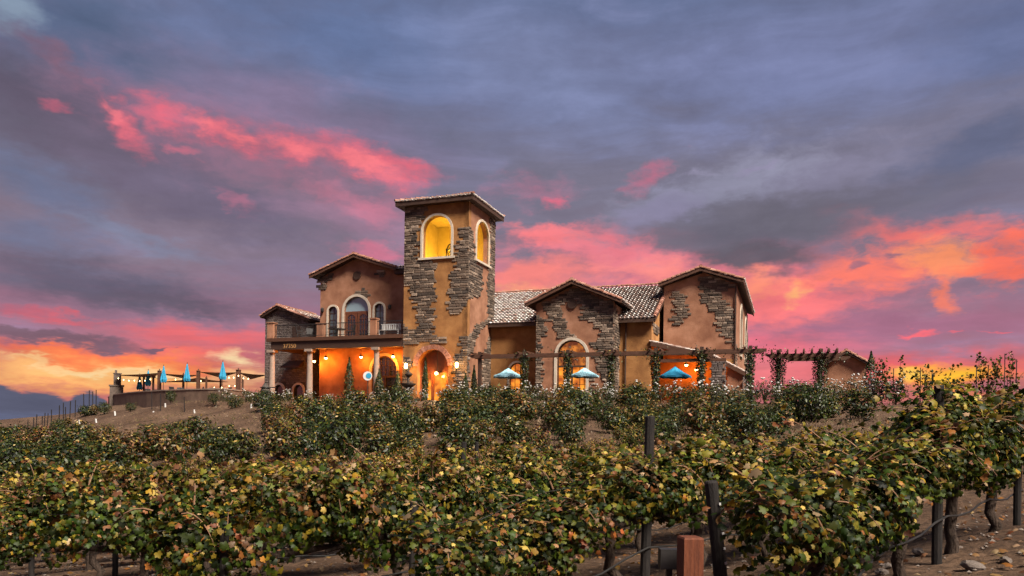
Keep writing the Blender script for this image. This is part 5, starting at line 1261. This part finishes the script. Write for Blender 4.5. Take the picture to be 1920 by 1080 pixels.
def shrub(k, X, Y, sc, label, group, cat='shrub', name='shrub', sq=1.0):
    fm, sm, w, tint = BUSH[k]; T = empty(name, (X, Y, gz(X, Y)-.03), random.uniform(0, 6.28)); T.scale = (sc*random.uniform(.9, 1.1), sc*random.uniform(.9, 1.1), sc*sq*random.uniform(.9, 1.08))
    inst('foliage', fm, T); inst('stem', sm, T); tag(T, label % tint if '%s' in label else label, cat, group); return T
big = ((1090,43,64,'below the tall lit arched door'), (1190,43,60,'below the right edge of the gabled bay'), (1288,41,66,'below the bright blue umbrella'), (1385,40,72,'below the end wing corner'), (1500,38,70,'below the small garden pergola'), (1612,36,62,'below the little cottage'),
       (1040,37,52,'on the slope left of bare earth'), (1152,36,48,'standing alone on bare earth'), (1254,35,54,'lowest on the bare earth slope'), (938,34,62,'below the tower side'), (985,40,56,'below the pale umbrella by the hall'), (880,37,58,'below the entrance door'), (1330,37,48,'between the bare earth patches'), (1440,36,52,'beside the bare bank on the right'))
for i, (x, D, wpx, where) in enumerate(big):
    p = place(x, D); k = random.choice((0, 1, 2, 6, 6, 1)); shrub(k, p.x, p.y, 1.25*wpx*D/FPX/BUSH[k][2], '%s rounded shrub '+where, 'rounded shrubs under the winery', sq=.80)
cnt = 0; taken = [place(x, D) for x, D, _, _ in big]
LMK = ((-99, 70, 'at the left picture edge'), (70, 150, 'below the skyline stakes'), (150, 240, 'below the fireplace'), (240, 330, 'below the small closed umbrellas'), (330, 400, 'below the middle closed umbrella'), (400, 480, 'below the tallest sail post'), (480, 545, 'below the first column'), (545, 600, 'below the second column'), (600, 670, 'below the orange lit wall'), (670, 750, 'below the third column'), (750, 815, 'below the fountain and tower door'), (815, 880, 'below the tower right lantern'), (880, 960, 'below the tower side'), (960, 1040, 'below the pale umbrella'), (1040, 1150, 'below the gabled bay'), (1150, 1240, 'below the blank ochre wall'), (1240, 1400, 'below the end wing'), (1400, 1950, 'below the garden pergola'))
for r in range(17):
    c = 13.5+r*2.45; s = -22
    while s < 42:
        X, Y = rowpt(c+random.uniform(-.35, .35), s+random.uniform(-.4, .4)); s += 1.6
        if not 18 < Y < 49.5: continue
        x_, y_ = pxof(X, Y, gz(X, Y))
        if not -40 < x_ < 1560 or Y < np.interp(x_, [0, 600, 950, 1150, 1400, 1540, 1900], [26, 23, 21, 19, 17, 16, 15])+1.0 or any((X-a_)**2+(Y-b_)**2 < 3.2 for a_, b_ in VPOS): continue
        if (60 < x_ < 490 and Y > np.interp(x_, [60, 490], [42, 36])) or (x_ > 1010 and Y > 25 and random.random() < .3): continue
        u_ = (X-OB.x)*UU.x+(Y-OB.y)*UU.y; v_ = (X-OB.x)*VV.x+(Y-OB.y)*VV.y
        if v_ > (-8.0 if x_ > 900 else -10.5): continue
        if any((X-t.x)**2+(Y-t.y)**2 < 2.6 for t in taken): continue
        if random.random() < (.34 if Y > 34 and x_ > 900 else .2 if Y > 31 else .06): continue
        k = random.choice((0, 1, 2, 6, 3, 4, 4, 5, 1, 0)); wh = next(w for a, b_, w in LMK if x_ < b_)
        band = 'uppermost' if Y > 43.5 else 'upper' if Y > 38.5 else 'middle' if Y > 33.5 else 'lower' if Y > 28.5 else 'lowest'
        shrub(k, X, Y, random.uniform(.95, 1.4)*(.8 if Y < 29 else 1), '%s bush on the '+band+' slope '+wh, 'bushes on the slope, '+band+' '+BUSH[k][3]+' '+wh); cnt += 1
# ------------------------------------------------------------------ white rose bushes
ROSE = []
for k in range(4):
    w, h = 1.25, .95+.12*k; fm = bush_mesh('r', 850, w, h, (1, .12, .05), .08); n = (14, 22, 9, 27)[k]; m_ = MB()
    for q in range(n):
        a = RNG.uniform(0, 6.28); e = RNG.uniform(.1, .62)*w; z = h*RNG.uniform(.6, 1.2)-.35*e; r_ = RNG.uniform(.04, .078)
        m_.lathe([(r_*.35, -r_*.7), (r_*.9, -r_*.1), (r_, r_*.35), (r_*.55, r_*.7), (r_*.15, r_*.55)], 7, (e*math.cos(a), e*math.sin(a), z))
    ROSE.append((fm, m_.mesh('blossom', 'bloom', True), stem_mesh(h)))
def rose(X, Y, sc, label, group):
    fm, bm, sm = random.choice(ROSE); T = empty('rose_bush', (X, Y, gz(X, Y)-.03), random.uniform(0, 6.28)); T.scale = (sc, sc, sc*random.uniform(.9, 1.12))
    inst('foliage', fm, T); inst('blossom', bm, T); inst('stem', sm, T); tag(T, label, 'rose bush', group)
def rz_(x):
    return ('at the annex foot' if x < 590 else 'under the balcony' if x < 752 else 'before the tower door' if x < 900 else 'before the low hall window' if x < 1030 else 'before the tall lit arched door' if x < 1160 else 'before the blank ochre wall' if x < 1240 else 'before the lean-to porch' if x < 1420 else 'under the garden pergola' if x < 1570 else 'before the cottage')
rp = []
for i in range(34): rp.append((.6+i*.72, -4.5+(.5 if i % 2 else -.45), random.uniform(.75, 1.15)))
for i in range(6): rp.append((-19.2+i*1.0, -2.2+(.3 if i % 2 else -.2), .85))
for i in range(12): rp.append((-13.2+i*1.02, -3.0+(.3 if i % 2 else -.3), .62))
for i, (u, v, sc) in enumerate(rp):
    p = W(u+random.uniform(-.2, .2), v+random.uniform(-.25, .25)); x_, _ = pxof(p.x, p.y, p.z)
    rose(p.x, p.y, sc*random.uniform(.88, 1.15), 'white flowering rose bush '+rz_(x_)+(', front line' if i % 2 == 0 else ', back line'), 'white roses '+rz_(x_)+(' front' if i % 2 == 0 else ' back'))
for x, D, sc in ((1490,46,1.25), (1535,47,1.05), (1570,46,1.0), (1600,45,1.2), (1640,45,1.35), (1680,44,1.15), (1470,47,.9)):
    p = place(x, D); rose(p.x, p.y, sc, 'white rose bush '+rz_(x)+', '+('tall' if sc > 1.1 else 'small')+' one near '+('its left post' if x < 1500 else 'its middle' if x < 1550 else 'the cottage wall' if x < 1620 else 'the slim cypress'), 'white roses at the garden end')
# ------------------------------------------------------------------ cypresses, climbers
def cypress(P, h, w, label):
    w *= 1.5; n = int(1100*h/2.2); t = RNG.random(n); th = RNG.uniform(0, 6.28, n); r = w/2*np.minimum(1, (1-t)*2.2)*np.minimum(1, .55+t*2)*RNG.uniform(.35, 1, n)**.5
    Q = np.stack([r*np.cos(th), r*np.sin(th), t*h], -1); N = np.stack([np.cos(th), np.sin(th), np.full(n, .6)], -1)+RNG.normal(0, .3, (n, 3))
    T = empty('cypress', P); tag(T, label, 'cypress', 'slim cypresses')
    link(bpy.data.objects.new('crown', leaf_cloud('cypress_crown', Q, N, RNG.uniform(.09, .17, n), GREEN[RNG.integers(0, 4, n)]*.45, OVAL, OTRI, 'bushleaf')), T)
    MB().tube([(0, 0, -.1), (0, 0, h*.8)], [.04, .015], 6).build('trunk', 'bark', T)
for x, yt, v, w, lab in ((655,670,-.5,.55,'slim dark cypress left of the glazed door under the balcony'), (711,692,-.4,.55,'leaning dark cypress beside the right balcony column'), (798,671,-1.2,.34,'very thin cypress standing in front of the entrance door'), (746,695,-.6,.45,'short cypress at the left foot of the tower'), (873,700,-.5,.4,'short dark cypress at the right corner of the tower'), (889,685,-1.2,.36,'thin cypress by the first pergola post')):
    u, z = fv(x, yt, v); p = W(u, v, GL); cypress(p, z-GL, w, lab)
p = place(1632, 50); cypress(p, at(1632, 658, 50).z-p.z, .75, 'pointed cypress beside the cottage')
def climber(P, h, w, label, n=1100, lf=1.0):
    t = RNG.random(n)**.8; th = RNG.uniform(0, 6.28, n); r = w*(.35+.65*RNG.random(n)**.5)*(.75+.5*t); Q = np.stack([r*np.cos(th), r*np.sin(th)*.8, t*h], -1); k = n//9
    Q[:k] = np.stack([RNG.normal(0, w*2.0, k), RNG.normal(0, w, k), h*(.95+RNG.normal(0, .07, k))], -1)
    N = np.stack([np.cos(th), np.sin(th), np.full(n, .4)], -1)+RNG.normal(0, .4, (n, 3))
    T = empty('climbing_vine', P, -TH); tag(T, label, 'climbing vine', 'vines climbing the pergola posts')
    link(bpy.data.objects.new('foliage', leaf_cloud('climber_foliage', Q, N, RNG.uniform(.10, .18, n)*lf, palette(n, 1, .05, .01)*.75, OVAL, OTRI, 'bushleaf')), T); MB().tube([(0, -.13, 0), (.1, -.12, h*.5), (-.05, -.13, h)], [.03, .02, .01], 5).build('stem', 'bark', T)
for u, lab in zip(PU[1:], ('by the low hall window', 'before the tall lit arched door', 'at the right edge of the gabled bay', 'at the left end of the lean-to porch', 'before the stone pier of the lean-to porch', 'at the last post against the pink sky')):
    climber(W(u, PGV, GL), zb+.22, .30, 'green climber on the pergola post '+lab)
for x, lab in ((1459, 'left post of the garden pergola'), (1539, 'right post of the garden pergola')):
    u, _ = loc2(x, 690, 0); q = d0+UU*u+VV*.42; climber(Vector((q.x, q.y, 1.7)), bl2[1]+.25, .48, 'thick green climber on the '+lab, 1700, .95)
# straggling staked vines against the sunset
def straggler(x, D, h, w, n, label):
    p = place(x, D); T = empty('staked_vine', p); tag(T, label, 'vine', 'staked vines on the right skyline'); sh = []; m_ = MB()
    for q in range(7):
        b_ = np.array([RNG.normal(0, w*.25), RNG.normal(0, .2), .1]); d = np.array([RNG.normal(0, .3), 0, 1.0]); L = h*RNG.uniform(.65, 1.05); pts = []
        for k in range(9): d = d/np.linalg.norm(d); b_ = b_+d*L/8; d = d+np.array([RNG.normal(0, .16), 0, -.02*k]); pts.append(b_.copy())
        m_.tube([tuple(v) for v in pts], [.02-.0018*k for k in range(9)], 5); sh += pts*int(max(1, n//63))
    Q = np.array(sh); Q = Q+RNG.normal(0, .13, Q.shape); link(bpy.data.objects.new('foliage', leaf_cloud('vine_leaves', Q, RNG.normal(0, 1, Q.shape), RNG.uniform(.09, .17, len(Q)), palette(len(Q), 1, .2, .3), GRAPE, GTRI, 'leaf')), T)
    m_.build('stem', 'bark', T)
    for dx in (-.3, .35): MB().bar((dx, 0, -.2), (dx, 0, h*RNG.uniform(.85, 1.05)), .035).build('stake', 'iron', T)
straggler(1663, 44, 2.3, 1.6, 320, 'leafy staked vine beside the cypress on the right skyline')
straggler(1735, 43, 1.9, 1.9, 360, 'bushy staked vine against the yellow glow')
straggler(1840, 42, 1.9, 2.0, 360, 'bushy staked vine right of the yellow glow')
straggler(1893, 42, 2.2, 1.0, 130, 'bare spindly staked vine near the right edge of the skyline')
straggler(1790, 44, 1.0, 1.2, 130, 'low sparse vine between the two bushy ones on the skyline')
# stakes and white vine guards on the left hillside
for i, (x, yt, D) in enumerate(((20,802,60), (38,800,60), (52,787,62), (63,783,62), (68,777,63), (79,780,63), (83,774,64), (89,775,64), (97,768,65), (111,760,65), (119,755,66), (123,763,66), (131,752,66), (141,750,67), (157,738,68), (167,732,69), (174,734,69), (180,731,69), (285,735,57), (301,738,56), (346,744,55), (487,740,51), (636,742,50), (712,756,44))):
    p = place(x, D); h = max(.5, at(x, yt, D).z-p.z); o = MB().bar((0, 0, -.3), (0, 0, h), .055).build('vine_stake', 'iron'); o.location = p; o.rotation_euler = (random.uniform(-.04, .04), random.uniform(-.05, .05), 0)
    wh = 'low on the left skyline' if x < 75 else 'midway up the left skyline' if x < 125 else 'high on the left skyline' if x < 190 else 'below the terrace wall' if x < 420 else 'below the annex and orange wall'
    tag(o, 'thin dark vine stake '+wh, 'stake', 'thin stakes '+wh)
for i, (x, D) in enumerate(((150,62), (181,57), (216,60), (163,52), (288,56), (310,57), (365,54), (471,52), (490,50), (618,50), (688,50.5), (768,49.5), (948,45.5), (95,56), (110,58), (48,50), (1020,46.5))):
    p = place(x, D); o = MB().lathe([(.06, -.05), (.06, .30), (.05, .30), (.05, .1)], 8).build('vine_guard', 'guard'); o.location = p; o.rotation_euler = (random.uniform(-.15, .15), random.uniform(-.2, .2), 0)
    wh = 'on the left hillside' if x < 200 else 'under the curved terrace wall' if x < 400 else 'near the annex corner' if x < 520 else 'under the orange lit wall' if x < 800 else 'in the rose bed before the hall'
    tag(o, 'short white vine guard tube '+wh, 'vine guard', 'white vine guards '+wh)
# young vines straggling on the bank
for i, (x, D) in enumerate(((160,66), (176,66), (195,65), (128,64), (110,62), (90,62), (70,60), (50,58), (245,61), (320,58), (40,55), (20,54), (105,56), (400,56), (440,54), (60,50))):
    p = place(x, D); k = random.choice((2, 4, 5, 0)); shrub(k, p.x, p.y, random.uniform(.55, .8), 'small %s young vine on the bank '+('by the left skyline' if x < 200 else 'under the terrace wall'), 'young vines on the bank '+('left' if x < 200 else 'terrace')+' '+BUSH[k][3], 'young vine', 'young_vine')
# ------------------------------------------------------------------ stones on the soil
RM = []
for k in range(4):
    bm = bmesh.new(); bmesh.ops.create_icosphere(bm, subdivisions=2, radius=1)
    for v in bm.verts: v.co *= 1+random.uniform(-.22, .22); v.co.z *= .55
    me = bpy.data.meshes.new('rock'); bm.to_mesh(me); bm.free(); me.materials.append(MATS['rock']); RM.append(me)
for x, y, r, lab in ((1722,1036,.075,'flat pale rock left of the near vine trunk'), (1824,1068,.10,'largest pale rock at the bottom right'), (1886,1056,.06,'small white rock near the right bottom corner'), (1665,1062,.055,'dark rock under the nearest vine leaves'), (1625,1066,.05,'small rock at the lower edge below the nearest vine'), (1655,1075,.07,'pale rock touching the bottom edge'), (1775,985,.13,'big pale rock behind the near vine trunk'), (1862,870+40,.10,'pale rock under the far vines on the right'), (1800,1030,.03,'tiny stone right of the near vine trunk')):
    a, b_ = der(x, y); D = 4.0
    while D < 40 and gz(a*D, D) < b_*D: D += .1
    o = inst('rock', random.choice(RM), None, (a*D, D, gz(a*D, D)+r*.12), (0, 0, random.uniform(0, 6)), (r, r*.8, r)); tag(o, lab, 'rock', 'rocks on the soil')
m_ = MB(); ico = RM[0]; iv = [v.co.copy() for v in ico.vertices]; 
oc = [(1,0,0),(0,1,0),(-1,0,0),(0,-1,0),(0,0,.7),(0,0,-.7)]; of = [(0,1,4),(1,2,4),(2,3,4),(3,0,4),(1,0,5),(2,1,5),(3,2,5),(0,3,5)]
GX = RNG.uniform(-12, 16, 5200); GY = RNG.uniform(4.5, 26, 5200); GZ = ground_z(GX, GY)
for X, Y, Z in zip(GX, GY, GZ):
    r = random.uniform(.008, .03)*(1.6 if random.random() < .05 else 1); a = random.uniform(0, 6.28); ca, sa = math.cos(a), math.sin(a)
    m_.add([(X+r*(x*ca-y*sa)*random.uniform(.8, 1.3), Y+r*(x*sa+y*ca), Z+.02+r*z) for x, y, z in oc], of)
o = m_.build('gravel', 'rock'); tag(o, 'small stones and clods scattered over the vineyard soil', 'gravel', None, 'stuff')
# fallen leaves on the soil
n = 3500; X = RNG.uniform(-12, 14, n); Y = RNG.uniform(5, 26, n); P = np.stack([X, Y, ground_z(X, Y)+.03], -1); N = RNG.normal(0, .35, (n, 3))+np.array([0, 0, 1])
o = link(bpy.data.objects.new('fallen_leaves', leaf_cloud('fallen_leaves', P, N, RNG.uniform(.05, .1, n), DRY[RNG.integers(0, len(DRY), n)]*.5, GRAPE, GTRI, 'leaf'))); tag(o, 'dry fallen vine leaves scattered on the soil', 'leaves', None, 'stuff')
# dry grass tufts on the bank
n = 26000; X = RNG.uniform(-36, 26, n); Y = RNG.uniform(24, 58, n); keep = RNG.random(n) < np.clip(vnoise(X*.5, Y*.5)*2+.6, .05, 1); X, Y = X[keep], Y[keep]; n = len(X)
P = np.stack([X, Y, ground_z(X, Y)+.05], -1); N = RNG.normal(0, 1, (n, 3))*np.array([1, 1, .15]); GR = np.array([(.19,.13,.07), (.15,.095,.055), (.23,.165,.10), (.08,.075,.025)])
BL = [(-.05,-.2,0), (.05,-.2,0), (.25,1,.1), (-.1,-.2,0), (0,-.2,0), (-.3,.8,.1)]
o = link(bpy.data.objects.new('dry_grass', leaf_cloud('dry_grass', P, N, RNG.uniform(.12, .3, n), GR[RNG.integers(0, 4, n)], BL, [(0,1,2), (3,4,5)], 'bushleaf', np.tile(np.array([[0., 0., 0.]]), (n, 1))))); tag(o, 'dry straw coloured grass on the slope below the winery', 'grass', None, 'stuff')
for T in [v for i, v in enumerate(VINES) if i not in used]:
    for ch in list(T.children): bpy.data.objects.remove(ch)
    bpy.data.objects.remove(T)
